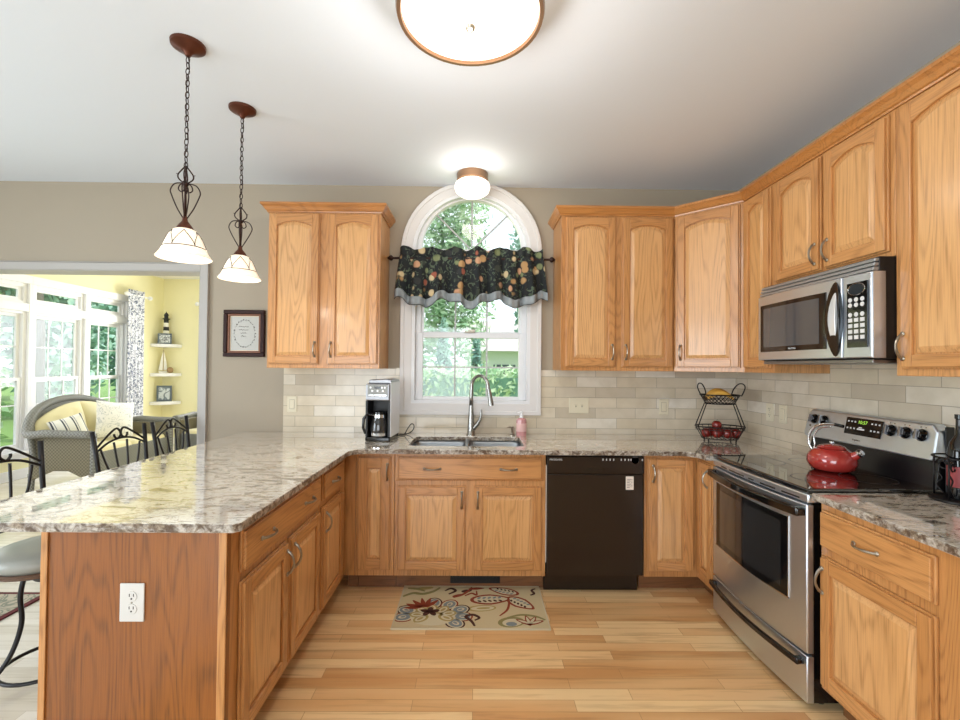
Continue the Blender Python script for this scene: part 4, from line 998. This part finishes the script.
# ------------------------------------------------------------------ kitchen rug with printed flowers
kr = thing('rug', 'beige floral scatter rug on the floor in front of the sink cabinet', 'rug', (-.012, -.782, 0))
RX, RY = .425, .232
rm = mat('rug_beige', 'c9b993', .95, bump=.8, bscale=400); MB().box(-RX, RX, -RY, RY, .001, .0085).build('pile', rm, kr, bevel=.003)
frame(MB(), 2*RX, 2*RY, .006, 0, 1)
eb = MB().box(-RX-.003, RX+.003, -RY-.003, -RY+.004, .001, .0095).box(-RX-.003, RX+.003, RY-.004, RY+.003, .001, .0095).box(-RX-.003, -RX+.004, -RY, RY, .001, .0095).box(RX-.004, RX+.003, -RY, RY, .001, .0095)
eb.build('bound_edge', mat('rug_edge', 'c9bda0', .9), kr)
RC = {k: mat('rug_'+k, v, .95, bump=.8, bscale=400) for k, v in dict(rust='8c3a20', brown='472419', slate='7d8688', olive='8a8150', cream='cdc3a4', tan='a8955c').items()}
rmats = list(RC.values()); rid = {k: i for i, k in enumerate(RC)}
rp = MB()
def inside(x, y): return max(-RX+.006, min(RX-.006, x)), max(-RY+.006, min(RY-.006, y))
def blob(cx, cy, rx, ry, ang, col, z, tip=0.0):
    pts = []
    for i in range(20):
        a = 2*PI*i/20; r = 1 - tip*(.5-.5*math.cos(a))*0; x = rx*math.cos(a); y = ry*math.sin(a)*(1-tip*max(0, math.cos(a)))
        X = cx+x*math.cos(ang)-y*math.sin(ang); Y = cy+x*math.sin(ang)+y*math.cos(ang); pts.append(inside(X, Y))
    rp.prism(pts, 'z', .0080, z, rid[col])
def stroke(P, w_, col, z=.0105):
    P = smooth_path([(x, y, 0) for x, y in P]); L, R_ = [], []
    for i, p in enumerate(P):
        d_ = (P[min(i+1, len(P)-1)]-P[max(i-1, 0)]).normalized(); n_ = Vector((-d_.y, d_.x, 0)); ww = w_*(.4+.6*math.sin(PI*min(.95, .05+i/len(P))))
        L.append(inside(*(p+n_*ww).xy)); R_.append(inside(*(p-n_*ww).xy))
    for i in range(len(P)-1): rp.prism([L[i], L[i+1], R_[i+1], R_[i]], 'z', .0080, z, rid[col])
# big blossom lower left
fx, fy = -.215, -.100
for k in range(8):
    a = math.radians(-40+k*33); c_, s_ = math.cos(a), math.sin(a)
    if k == 5: continue
    blob(fx+.165*c_, fy+.125*s_, .062, .050, a, 'rust' if k % 2 else 'brown', .0088); blob(fx+.165*c_, fy+.125*s_, .052, .041, a, 'cream', .0091)
    blob(fx+.168*c_, fy+.127*s_, .042, .033, a, 'slate', .0094); blob(fx+.172*c_, fy+.130*s_, .022, .015, a, 'cream', .0097); blob(fx+.168*c_, fy+.126*s_, .014, .008, a, 'slate', .0100)
blob(fx, fy-.02, .125, .085, 0, 'cream', .0098)
for k in range(7):
    a = math.radians(-30+k*42); c_, s_ = math.cos(a), math.sin(a); blob(fx+.085*c_, fy+.060*s_, .048, .032, a, 'tan', .0100); blob(fx+.088*c_, fy+.062*s_, .034, .020, a, 'cream', .0103); blob(fx+.09*c_, fy+.063*s_, .022, .009, a, 'tan', .0106)
for k in range(5): a = math.radians(k*72+18); blob(fx-.02+.030*math.cos(a), fy+.030+.022*math.sin(a), .026, .016, a, 'brown', .0109)
for k, a in enumerate((52, 78, 104, 132, 160, 184)): blob(fx-.055+.068*math.cos(math.radians(a)), fy+.075+.055*math.sin(math.radians(a)), .052, .014, math.radians(a), 'rust', .0112, .5)
# leaves upper right
for cx, cy, rx, ry, ang in ((.115, .070, .125, .060, 4), (.290, .030, .100, .055, -42), (.20, .170, .100, .045, 158)):
    a = math.radians(ang); blob(cx, cy, rx, ry, a, 'rust', .0088, .4); blob(cx, cy, rx*.82, ry*.72, a, 'cream', .0092, .4)
    for t_ in (-.55, -.3, -.05, .2, .45):
        for sg in (-1, 1): blob(cx+rx*t_*math.cos(a)-sg*ry*.30*math.sin(a), cy+rx*t_*math.sin(a)+sg*ry*.30*math.cos(a), rx*.11, ry*.13, a+sg*.8, 'slate' if sg > 0 else 'brown', .0096)
stroke([(.225, .085), (.222, .02), (.205, -.05), (.16, -.11)], .007, 'rust')
stroke([(.02, -.21), (.0, -.16), (-.03, -.12), (.01, -.10), (.045, -.13), (.02, -.155)], .010, 'brown')
stroke([(-.14, .13), (-.10, .17), (-.13, .20), (-.165, .17)], .009, 'brown'); stroke([(-.11, .09), (-.06, .12), (-.02, .17), (-.0, .215)], .008, 'rust'); stroke([(-.04, .11), (.0, .14), (.03, .12), (.03, .17)], .007, 'rust')
blob(-.03, .17, .035, .018, .3, 'brown', .0095, .4); blob(.03, .20, .05, .014, .1, 'rust', .0095, .4); blob(-.08, .115, .04, .014, .4, 'rust', .0095, .4)
stroke([(-.415, .10), (-.36, .14), (-.30, .13), (-.24, .16), (-.20, .21)], .012, 'olive'); stroke([(-.40, .20), (-.34, .19), (-.29, .165)], .010, 'olive'); blob(-.30, .20, .06, .018, .2, 'tan', .009)
blob(.06, -.03, .085, .034, .1, 'tan', .0087); blob(.065, -.03, .068, .024, .1, 'cream', .0090); blob(.07, -.03, .04, .010, .1, 'tan', .0094)
blob(.22, -.17, .075, .050, .2, 'olive', .0088); blob(.225, -.175, .055, .036, .2, 'cream', .0092); blob(.22, -.19, .03, .02, 0, 'slate', .0096)
for a in (20, 60, 100, 150): blob(.32+.035*math.cos(math.radians(a)), -.185+.03*math.sin(math.radians(a)), .05, .016, math.radians(a), 'rust', .0100, .4); blob(.32+.037*math.cos(math.radians(a)), -.185+.032*math.sin(math.radians(a)), .034, .008, math.radians(a), 'cream', .0104, .4)
stroke([(.36, .12), (.385, .14), (.375, .18), (.40, .20)], .008, 'brown'); stroke([(.20, -.13), (.28, -.10), (.36, -.115), (.41, -.15)], .008, 'olive')
rp.build('floral_pattern', rmats, kr, fix=False)

# ------------------------------------------------------------------ bar stools (local frame: back at -x, facing +x)
def stool(loc, rz, label, tall=True):
    t = thing('bar_stool', label, 'stool', loc, rz, 'wrought iron bar stools along the peninsula')
    MB().lathe([(0, .535), (.155, .535), (.185, .542), (.198, .562), (.196, .584), (.175, .600), (.10, .605), (0, .604)], seg=32).build('seat', M['seat_pad'], t, smooth='all')
    MB().lathe([(.150, .510), (.192, .522), (.200, .535), (.190, .542), (.150, .534), (.150, .510)], seg=32).build('seat_ring', mat('seat_ring_bronze', '6b5140', .35, .5), t, smooth=True)
    for a in (45, 135, 225, 315):
        c_, s_ = math.cos(math.radians(a)), math.sin(math.radians(a)); P = lambda r, z: (r*c_, r*s_, z)
        MB().tube(smooth_path([P(.03, .500), P(.075, .48), P(.09, .40), P(.085, .28), P(.12, .15), P(.19, .05), P(.235, .008)]), .0095, 8).build('leg', M['iron'], t, smooth='all')
    MB().tube([(.155*math.cos(2*PI*i/32), .155*math.sin(2*PI*i/32), .085) for i in range(32)], .008, 8, True).build('foot_ring', M['iron'], t, smooth='all')
    MB().lathe([(0, .45), (.05, .455), (.07, .48), (.15, .505), (.15, .512), (0, .512)], seg=20).build('swivel_plate', M['iron'], t, smooth=True)
    X = lambda z: -.185-.055*(z-.60)/.42
    for sg in (-1, 1):
        MB().tube([(-.12, sg*.10, .522), (-.180, sg*.165, .57), (X(.70), sg*.178, .70), (X(.85), sg*.186, .85), (X(1.025), sg*.196, 1.025)], [.009, .011, .0115, .0115, .012], 10).build('back_post', M['iron'], t, smooth='all')
    sc = MB()
    def Y(u, z): return (X(z), u*.192, z)
    for sg in (-1, 1):
        sc.tube(smooth_path([Y(sg*.98, .925), Y(sg*.60, .975), Y(sg*.28, 1.012), Y(sg*.12, 1.020), Y(sg*.02, 1.002), Y(sg*.02, .978), Y(sg*.14, .962), Y(sg*.24, .974), Y(sg*.26, .990)]), .0062, 7)
    sc.tube(smooth_path([Y(-.98, .905), Y(-.5, .948), Y(0, .962), Y(.5, .948), Y(.98, .905)]), .0062, 7)
    for u in (-.80, -.30, .22, .74): sc.tube(smooth_path([Y(u, .905+.055*(1-abs(u))), Y(u*.80, .82), Y(u*.55, .74), Y(u*.42, .66)]), .0062, 7)
    sc.tube(smooth_path([Y(-.92, .70), Y(-.4, .665), Y(.4, .665), Y(.92, .70)]), .0062, 7)
    sc.build('back_scrollwork', M['iron'], t, smooth='all')
    return t
s1 = stool((-1.885, -1.405, 0), 0, 'bar stool with iron scroll back nearest the camera at the left picture edge')
dup(s1, (-1.885, -.715, 0), 0, 'middle iron scroll-back bar stool, in front of the wicker loveseat')
dup(s1, (-1.885, -.255, 0), math.radians(4), 'farthest iron scroll-back bar stool, closest to the doorway jamb')

# ------------------------------------------------------------------ sunroom shell
SX, SY, SC_ = -5.5, 4.54, 2.90
sbox('floor', M['floor_sun'], SX-.14, -1.2, HW/2, SY+.14, -.12, -.001)
sbox('ceiling', M['white_sun'], SX-.14, -1.06, HW+.001, SY+.14, SC_, SC_+.12)
WY = [(0.68, 1.26), (1.49, 2.06), (2.29, 2.86), (3.09, 3.61)]       # glass spans of the four window units
wl = MB(); wl.box(SX-.14, SX, HW, SY+.14, 0, .29).box(SX-.14, SX, HW, SY+.14, 2.475, SC_).box(SX-.14, SX, HW, .40, .29, 2.475).box(SX-.14, SX, 3.72, SY+.14, .29, 2.475)
struct(wl.build('wall_sunroom_left', M['yellow']))
bk_ = MB(); bk_.box(SX, -4.45, SY, SY+.14, 0, SC_).box(-2.65, -1.2, SY, SY+.14, 0, SC_).box(-4.45, -2.65, SY, SY+.14, 0, .5).box(-4.45, -2.65, SY, SY+.14, 2.35, SC_)
struct(bk_.build('wall_sunroom_back', M['yellow']))
sbox('wall_sunroom_right', M['yellow'], -1.2, -1.06, HW+.001, SY+.14, 0, SC_)
struct(MB().box(-2.025, -1.2, HW+.001, HW+.012, 0, SC_).box(-5.5, -2.025, HW+.001, HW+.012, 2.19, SC_).build('wall_sunroom_front', M['yellow']))
sbox('baseboard_left', M['white_sun'], SX, SX+.018, HW+.02, SY, 0, .12, bevel=.003)
sbox('baseboard_back', M['white_sun'], SX+.018, -1.2, SY-.018, SY, 0, .12, bevel=.003)
def pane_window(name, ya, yb, k):
    fx0, fx1 = SX-.11, SX-.02; e0 = ya-.12 if k == 0 else (WY[k-1][1]+ya)/2; e1 = yb+.14 if k == 3 else (yb+WY[k+1][0])/2
    mb = MB()
    mb.box(fx0, fx1, e0, ya-.02, .33, 2.43).box(fx0, fx1, yb+.045, e1, .33, 2.43)
    ia, ib = ya-.02, yb+.045
    mb.box(fx0+.001, fx1-.001, ia, ib, 2.0, 2.16).box(fx0+.001, fx1-.001, ia, ib, 2.33, 2.43).box(fx0+.001, fx1-.001, ia, ib, .33, .38)
    # interior casing
    mb.box(SX-.02, SX+.022, e0-(.08 if k == 0 else 0), e1+(.05 if k == 3 else 0), 2.375, 2.475)
    mb.box(SX-.019, SX+.016, e0, ya-.06, .336, 2.374).box(SX-.019, SX+.016, yb+.085, e1+(.05 if k == 3 else 0), .336, 2.374)
    mb.box(SX-.019, SX+.014, ya-.06, yb+.085, 2.03, 2.13).box(SX-.02, SX+.045, e0-.02, e1+(.07 if k == 3 else 0), .30, .335).box(SX-.02, SX+.016, e0, e1, .24, .30)
    w_ = struct(mb.build(name, M['white_sun'], bevel=.004))
    for nm, z0, z1, xo, grid_ in (('transom_sash', 2.16, 2.335, -.06, None), ('upper_sash', 1.165, 2.0, -.075, 1), ('lower_sash', .38, 1.225, -.045, 2)):
        s = MB(); f = .028; a, b = ya-.02, yb+.045; x = SX+xo
        s.box(x-.014, x+.014, a, a+f, z0, z1).box(x-.014, x+.014, b-f-.015, b, z0, z1).box(x-.013, x+.013, a+f, b-f-.015, z0, z0+f*1.4).box(x-.013, x+.013, a+f, b-f-.015, z1-f*1.4, z1)
        o = s.build(nm, M['white_sun'], w_, bevel=.003)
        MB().box(x-.004, x-.001, a+f*.5, b-f*.5, z0+f*.5, z1-f*.5).build('window_pane', M['glass'], o)
        if grid_:
            g = MB()
            for q in (1, 2): u = a+f+(b-a-2*f)*q/3; g.box(x-.007, x+.005, u-.007, u+.007, z0+f, z1-f)
            zz = z0+(z1-z0)*(.52 if grid_ == 1 else .60); g.box(x-.006, x+.004, a+f, b-f, zz-.007, zz+.007)
            g.build('muntin', M['white_sun'], o)
    return w_
for k, (a, b) in enumerate(WY): pane_window('window_%d' % (k+4), a, b, k)
plain_window('window_8', 'y', SY+.07, -4.45, -2.65, .5, 2.35, 2)

# curtains
def curtain(name, label, loc, rz, wd, z0, z1, rodL):
    t = thing(name, label, 'curtain', loc, rz)
    MB().grid(60, 20, lambda u, v: ((u-.5)*wd*(1+.10*v-.06*math.sin(v*3)), -.02*math.sin(u*2*PI*4.5)*(.7+.5*v), z1+.03-(z1+.03-z0)*v)).build('fabric', M['damask'], t, smooth='all', solid=.003)
    rdm = MB().tube([(rodL[0], 0, z1-.05), (rodL[1], 0, z1-.05)], .013, 10).build('rod', M['white_plastic'], t, smooth=True)
    for e in rodL[:2]: MB().ball((e, 0, z1-.05), .036, 14).lathe([(.012, -.02), (.02, 0), (.012, .02)], (e, 0, z1-.05), 12, axis='x').build('finial', M['white_plastic'], rdm, smooth=True)
    MB().box(rodL[2]-.01, rodL[2]+.01, .0, .088, z1-.06, z1-.04).build('rod_bracket', M['white_plastic'], t)
curtain('curtain', 'blue and white damask curtain beside the tall sunroom windows', (SX+.13, 3.73, 0), PI/2, .34, .12, 2.53, (-.19, .30, .19))
curtain('curtain', 'sliver of patterned curtain on the far yellow wall beside the doorway jamb', (-4.60, SY-.10, 0), 0, .34, .12, 2.50, (-.25, 1.9, -.18))

# corner shelves with things on them
for z, lab in ((1.745, 'top white corner shelf, with the lighthouse, in the yellow sunroom corner'), (1.245, 'middle white corner shelf with the sailboat in the yellow corner'), (.760, 'lowest white corner shelf with the grey photo frame')):
    o = MB().prism([(SX+.003, SY-.003), (SX+.003, SY-.32)]+[(SX+.003+.34*math.sin(a), SY-.003-.317*math.cos(a)) for a in [PI/2*i/14 for i in range(1, 14)]]+[(SX+.343, SY-.003)], 'z', z-.055, z).build('corner_shelf', M['white_sun'], bevel=.012, seg=3)
    tag(o, lab, 'shelf', 'corner shelves')
lh = thing('lighthouse', 'small black and white striped lighthouse ornament on the top corner shelf', 'ornament', (SX+.12, SY-.10, 1.746))
MB().lathe([(0, 0), (.085, 0), (.085, .05), (0, .05)], seg=20).build('rock_base', M['dark_band'], lh)
MB().lathe([(.052, .05), (.046, .16), (.0, .16)], seg=20).lathe([(.046, .16), (.043, .235)], seg=20, mi=1).lathe([(.043, .235), (.040, .30)], seg=20).lathe([(.040, .30), (.037, .37)], seg=20, mi=1).lathe([(.037, .37), (.035, .43), (0, .43)], seg=20).build('tower', [M['dark_band'], M['sail_white']], lh, smooth=True)
MB().lathe([(0, .43), (.056, .43), (.056, .445), (.030, .446), (.030, .50), (0, .50)], seg=18).build('lantern_room', M['dark_band'], lh)
MB().lathe([(.040, .50), (.020, .535), (.004, .555), (0, .575)], seg=16).build('roof', M['dark_band'], lh)
def pframe(name, label, loc, rz, w_, h_, bw, m, pic):
    t = thing(name, label, 'picture', loc, rz); fr_ = MB()
    frame(fr_, w_, h_, bw, -.012, .006); fr_.v = [(x, y, z+h_/2) for x, y, z in fr_.v]; fr_.build('frame', m, t, bevel=.003)
    MB().box(-w_/2+bw, w_/2-bw, -.004, .002, bw, h_-bw).build('print', pic, t)
    MB().box(-.02, .02, .006, .05, 0, .01).box(-.02, .02, .006, .012, 0, h_*.6).build('stand', m, t); return t
bw_print = pattern('black_white_print', 'dfe3e6', '3c4248', 30, .47, .56)
pframe('picture_frame', 'dark framed black and white print in front of the lighthouse', (SX+.175, SY-.21, 1.746), math.radians(25), .20, .18, .022, M['grey_frame'], bw_print)
pframe('picture_frame', 'slate grey photo frame standing on the lowest corner shelf', (SX+.15, SY-.16, .761), math.radians(25), .22, .27, .030, M['grey_frame'], pattern('photo_tones', 'd3dae0', '7f8c97', 9, .46, .60))
sl = thing('sailboat', 'white sailboat ornament on the middle corner shelf', 'ornament', (SX+.10, SY-.13, 1.246), math.radians(35))
MB().prism([(-.07, .03), (.07, .03), (.05, 0), (-.05, 0)], 'y', -.02, .02).build('hull', M['sail_white'], sl, bevel=.005)
MB().tube([(0, 0, .02), (.005, 0, .40)], .004, 6).build('mast', M['shell_tan'], sl)
MB().prism([(-.065, .05), (-.004, .05), (.0, .39), (-.03, .25)], 'y', -.004, .004).prism([(.01, .05), (.06, .05), (.045, .2), (.012, .37)], 'y', -.004, .004).build('sail', M['sail_white'], sl, bevel=.002)
tag(MB().ball((0, 0, 0), .052, 18, sc=(1, .8, 1)).lathe([(.03, .036), (.02, .046), (0, .044)], (0, 0, 0), 14, axis='y').build('shell', M['shell_tan'], loc=(SX+.215, SY-.12, 1.298), smooth=True), 'round tan shell ornament beside the sailboat', 'ornament')

# ------------------------------------------------------------------ wicker loveseat
def wicker_seat(name, label, cat, loc, rz, L, D=.72, cushions=2):
    """x along the length (0..L), front at y=0, back at y=D"""
    t = thing(name, label, cat, loc, rz); h = .64
    for s_, x in (('a', 0), ('b', L-.05)):
        pl = [(.02, .16), (.02, h-.02), (D-.04, h-.02), (D-.04, .12), (D-.12, .16), (D*.6, .235), (D*.35, .235), (.12, .17)]
        MB().prism(pl, 'x', x, x+.05).build('side_panel', M['wicker_side'], t, bevel=.01)
    MB().box(.05, L-.05, .02, .05, .20, .42).build('front_apron', M['wicker'], t, bevel=.01)
    MB().box(.05, L-.05, .05, D-.05, .30, .34).build('seat_deck', M['wicker'], t)
    for x in (.03, L-.03):
        for y in (.04, D-.05): MB().tube([(x, y, 0), (x, y, .20)], [.024, .032], 10).build('leg', M['wicker'], t, smooth=True)
    n = 26
    def top(u): return h+.34*(math.sin(PI*min(1, max(0, u))))**.55
    bm_ = MB().grid(n, 6, lambda u, v: (-.05+(L+.10)*u, D-.05+.16*v*(top(u)-.40)/.6+ -.10*(abs(2*u-1)**3), .30+(top(u)-.30)*v))
    bm_.build('back', M['wicker'], t, smooth='all', solid=.035)
    pts = [(-.02, -.005, h-.005), (-.03, D*.35, h), (-.055, D*.62, h+.01)] + [(-.06+(L+.12)*i/20, D-.05+.16*(top(i/20)-.40)/.6-.10*(abs(2*i/20-1)**3), top(i/20)) for i in range(0, 21)] + [(L+.055, D*.62, h+.01), (L+.03, D*.35, h), (L+.02, -.005, h-.005)]
    rl = MB().tube(smooth_path(pts, 4), .042, 10)
    rl.build('rolled_rail', M['wicker'], t, smooth='all')
    for x in (.02, L-.02): MB().tube([(x, .0, .10), (x, 0, h)], .03, 10).build('arm_post', M['wicker'], t, smooth=True)
    w_ = (L-.12)/cushions
    for i in range(cushions):
        x0 = .06+w_*i
        MB().box(x0+.004, x0+w_-.004, .03, D-.14, .345, .47).build('seat_cushion', M['wicker_pad'], t, bevel=.045, seg=4, smooth='all')
        def cf(u, v, x0=x0):
            puff = (math.sin(PI*min(.999, max(.001, u)))*math.sin(PI*min(.999, max(.001, v))))**.4
            tuft = sum(.03*math.exp(-(((u-a)/.07)**2+((v-b)/.09)**2)) for a in (.3, .7) for b in (.4, .75))
            return (x0+w_*u, D-.13+.11*v-.11*puff+tuft, .46+(top((x0+w_*u)/L)-.50)*v)
        cb_ = MB().grid(20, 16, cf); cb_.grid(20, 16, lambda u, v: (x0+w_*u, D-.13+.11*v+.005, .46+(top((x0+w_*u)/L)-.50)*v)); cb_.build('back_cushion', M['wicker_pad'], t, smooth='all')
    return t
# loveseat faces +x: local x -> world -y?  use rz=+90: x->+y, y->-x ; front at world x=-4.14
wicker_seat('loveseat', 'grey wicker loveseat with cream cushions under the sunroom windows', 'loveseat', (-4.13, 1.48, 0), PI/2, 1.28)
wicker_seat('armchair', 'grey wicker armchair half hidden by the doorway jamb', 'armchair', (-4.22, 2.98, 0), math.radians(-6), .66, D=.66, cushions=1)
def pillow(name, label, loc, rot, m, s):
    mb = MB(); n = 16
    def F(sg): return lambda u, v: ((u-.5)*s*(1-.06*math.sin(PI*v)), sg*.075*(max(0, math.sin(PI*u)*math.sin(PI*v)))**.5, (v-.5)*s*(1-.06*math.sin(PI*u)))
    mb.grid(n, n, F(1)); mb.grid(n, n, F(-1)); o = mb.build(name, m, smooth='all'); o.location = loc; o.rotation_euler = rot
    return tag(o, label, 'pillow')
pillow('throw_pillow', 'navy and white striped pillow at the near end of the loveseat', (-4.60, 1.74, .640), (math.radians(-14), math.radians(-16), math.radians(60)), M['stripes'], .32)
pillow('throw_pillow', 'large white swirl-print pillow at the far end of the loveseat', (-4.52, 2.28, .700), (math.radians(-10), math.radians(8), math.radians(72)), M['pillow_print'], .46)

# nook rug at the far left
nr = thing('rug', 'muted patterned rug with dark red border at the far left floor', 'rug', (-3.5, -1.6, 0))
MB().box(-.93, .93, -1.2, .95, .001, .010).build('border', mat('rug_dark_red', '5e2326', .95), nr, bevel=.002)
MB().box(-.90, .90, -1.17, .92, .0102, .012).build('field', M['old_rug'], nr)

# ------------------------------------------------------------------ outside
sbox('ground', M['lawn'], -45, 30, -12, 50, -.62, -.50)
def foliage(mb, cx, cy, cz, rx, ry, rz_, n, leaf, rng):
    for _ in range(n):
        while True:
            p = Vector((rng.uniform(-1, 1), rng.uniform(-1, 1), rng.uniform(-1, 1)))
            if .25 < p.length < 1: break
        c_ = Vector((cx+p.x*rx, cy+p.y*ry, cz+p.z*rz_))
        a = Vector((rng.gauss(0, 1), rng.gauss(0, 1), rng.gauss(0, 1))).normalized(); b = a.orthogonal().normalized(); s = leaf*rng.uniform(.6, 1.3)
        mb.add([c_+a*s, c_+b*s*.45, c_-a*s, c_-b*s*.45], [(0, 1, 2, 3)])
def tree(label, loc, h, r, m, n=2600, leaf=.13, trunk=.12, seed=1, low=.3, group='garden trees', name='leafy_tree'):
    rng = random.Random(seed); t = thing(name, label, 'tree', loc, rng.random()*6, group)
    MB().tube([(0, 0, 0), (.03, .02, h*.35), (0, 0, h*.8)], [trunk, trunk*.8, trunk*.3], 10).build('trunk', M['bark'], t, smooth='all')
    mb = MB()
    for k in range(9):
        a = rng.uniform(0, 2*PI); q = rng.uniform(0, .6)*r; z = h*rng.uniform(low+.1, .92)
        foliage(mb, q*math.cos(a), q*math.sin(a), z, r*.6, r*.6, h*(1-low)*.25, n//9, leaf, rng)
    mb.build('crown', M[m], t, fix=False); return t
def conifer(label, loc, h, r, m, n, seed):
    rng = random.Random(seed); t = thing('conifer', label, 'tree', loc, 0, 'garden conifers')
    MB().tube([(0, 0, 0), (0, 0, h*.9)], [.08, .02], 8).build('trunk', M['bark'], t); mb = MB()
    for k in range(12):
        f = k/12; foliage(mb, 0, 0, h*(.08+.9*f), r*(1-f)+.05, r*(1-f)+.05, h*.07, int(n/12*(1.3-f)), .07, rng)
    mb.build('crown', M[m], t, fix=False); return t
def hedge(label, loc, L, D, H, m, n, seed, rz=0):
    rng = random.Random(seed); t = thing('hedge', label, 'hedge', loc, rz); mb = MB()
    for _ in range(n):
        c_ = Vector((rng.uniform(-L/2, L/2), rng.uniform(-D/2, D/2)*.9, H*rng.uniform(0, 1)+.08*math.sin(rng.uniform(0, 9)))); a = Vector((rng.gauss(0, 1), rng.gauss(0, 1), rng.gauss(0, 1))).normalized(); b = a.orthogonal().normalized(); s = .085*rng.uniform(.6, 1.3)
        mb.add([c_+a*s, c_+b*s*.5, c_-a*s, c_-b*s*.5], [(0, 1, 2, 3)])
    mb.build('leaves', M[m], t, fix=False); MB().box(-L/2+.1, L/2-.1, -D*.3, D*.3, 0, H*.9).build('inner_growth', M['leaf_c'], t)
    return t
hedge('clipped green hedge across the garden behind the kitchen window', (0, 6.4, -.5), 6.4, .8, 1.85, 'leaf_b', 9000, 5)
conifer('tall slim conifer left of centre through the kitchen window', (-.78, 7.6, -.5), 3.2, .42, 'leaf_a', 3000, 11)
conifer('low rounded conifer at the left edge of the window view', (-1.95, 7.7, -.5), 2.9, .68, 'leaf_a', 3000, 12)
conifer('small pointed conifer near the centre of the window view', (.02, 7.5, -.5), 2.75, .28, 'leaf_c', 1800, 13)
tree('broad airy tree seen through the arched top of the kitchen window', (-1.1, 11.0, -.5), 8.4, 2.0, 'leaf_b', 7500, .13, .14, 21, .16, name='leafy_tree')
tree('tree on the right seen through the arched top of the kitchen window', (2.7, 13.4, -.5), 8.6, 2.1, 'leaf_a', 7000, .15, .16, 22, .20)
hs = thing('neighbour_house', 'white neighbouring house with a pale roof beyond the hedge', 'house', (3.2, 17, -.5))
MB().box(-3.6, 3.2, 0, 5, 0, 2.6).build('wall', M['siding'], hs); MB().prism([(-.5, 2.6), (5.5, 2.6), (2.5, 4.2)], 'x', -4.0, 3.6).build('roof', M['roof_pale'], hs)
MB().box(-2.4, -1.4, -.03, 0, 1.0, 2.0).build('window', M['grey_frame'], hs)
# trees by the sunroom
tree('close leafy tree filling the nearest sunroom window', (-8.9, 3.6, -.5), 5.2, 1.3, 'leaf_b', 6500, .10, .10, 31, .05)
tree('thick-trunked tree outside the middle sunroom window', (-10.9, 7.75, -.5), 7.4, 1.9, 'leaf_a', 4200, .14, .26, 32, .50)
tree('tree beyond the lawn behind the middle sunroom window', (-15.5, 12.6, -.5), 7.6, 2.2, 'leaf_a', 7500, .19, .22, 33, .12)
tree('broad tree beyond the lawn behind the nearest sunroom window', (-16.5, 9.2, -.5), 7.8, 2.1, 'leaf_c', 7500, .19, .25, 34, .10)
tree('tree beyond the lawn behind the right-hand sunroom window', (-14.6, 16.2, -.5), 8.2, 2.2, 'leaf_c', 7500, .19, .25, 35, .12)
tree('tall pale tree at the very back of the side garden', (-22.5, 21.0, -.5), 11.0, 3.6, 'leaf_b', 7500, .28, .3, 36, .08)
tree('tall blue-green tree at the back left of the side garden', (-25.5, 14.5, -.5), 11.0, 3.6, 'leaf_a', 7500, .28, .3, 37, .08)
hedge('low shrub row outside the nearest sunroom window', (-7.6, .9, -.5), 2.6, .8, 1.6, 'leaf_c', 5000, 41, PI/2)
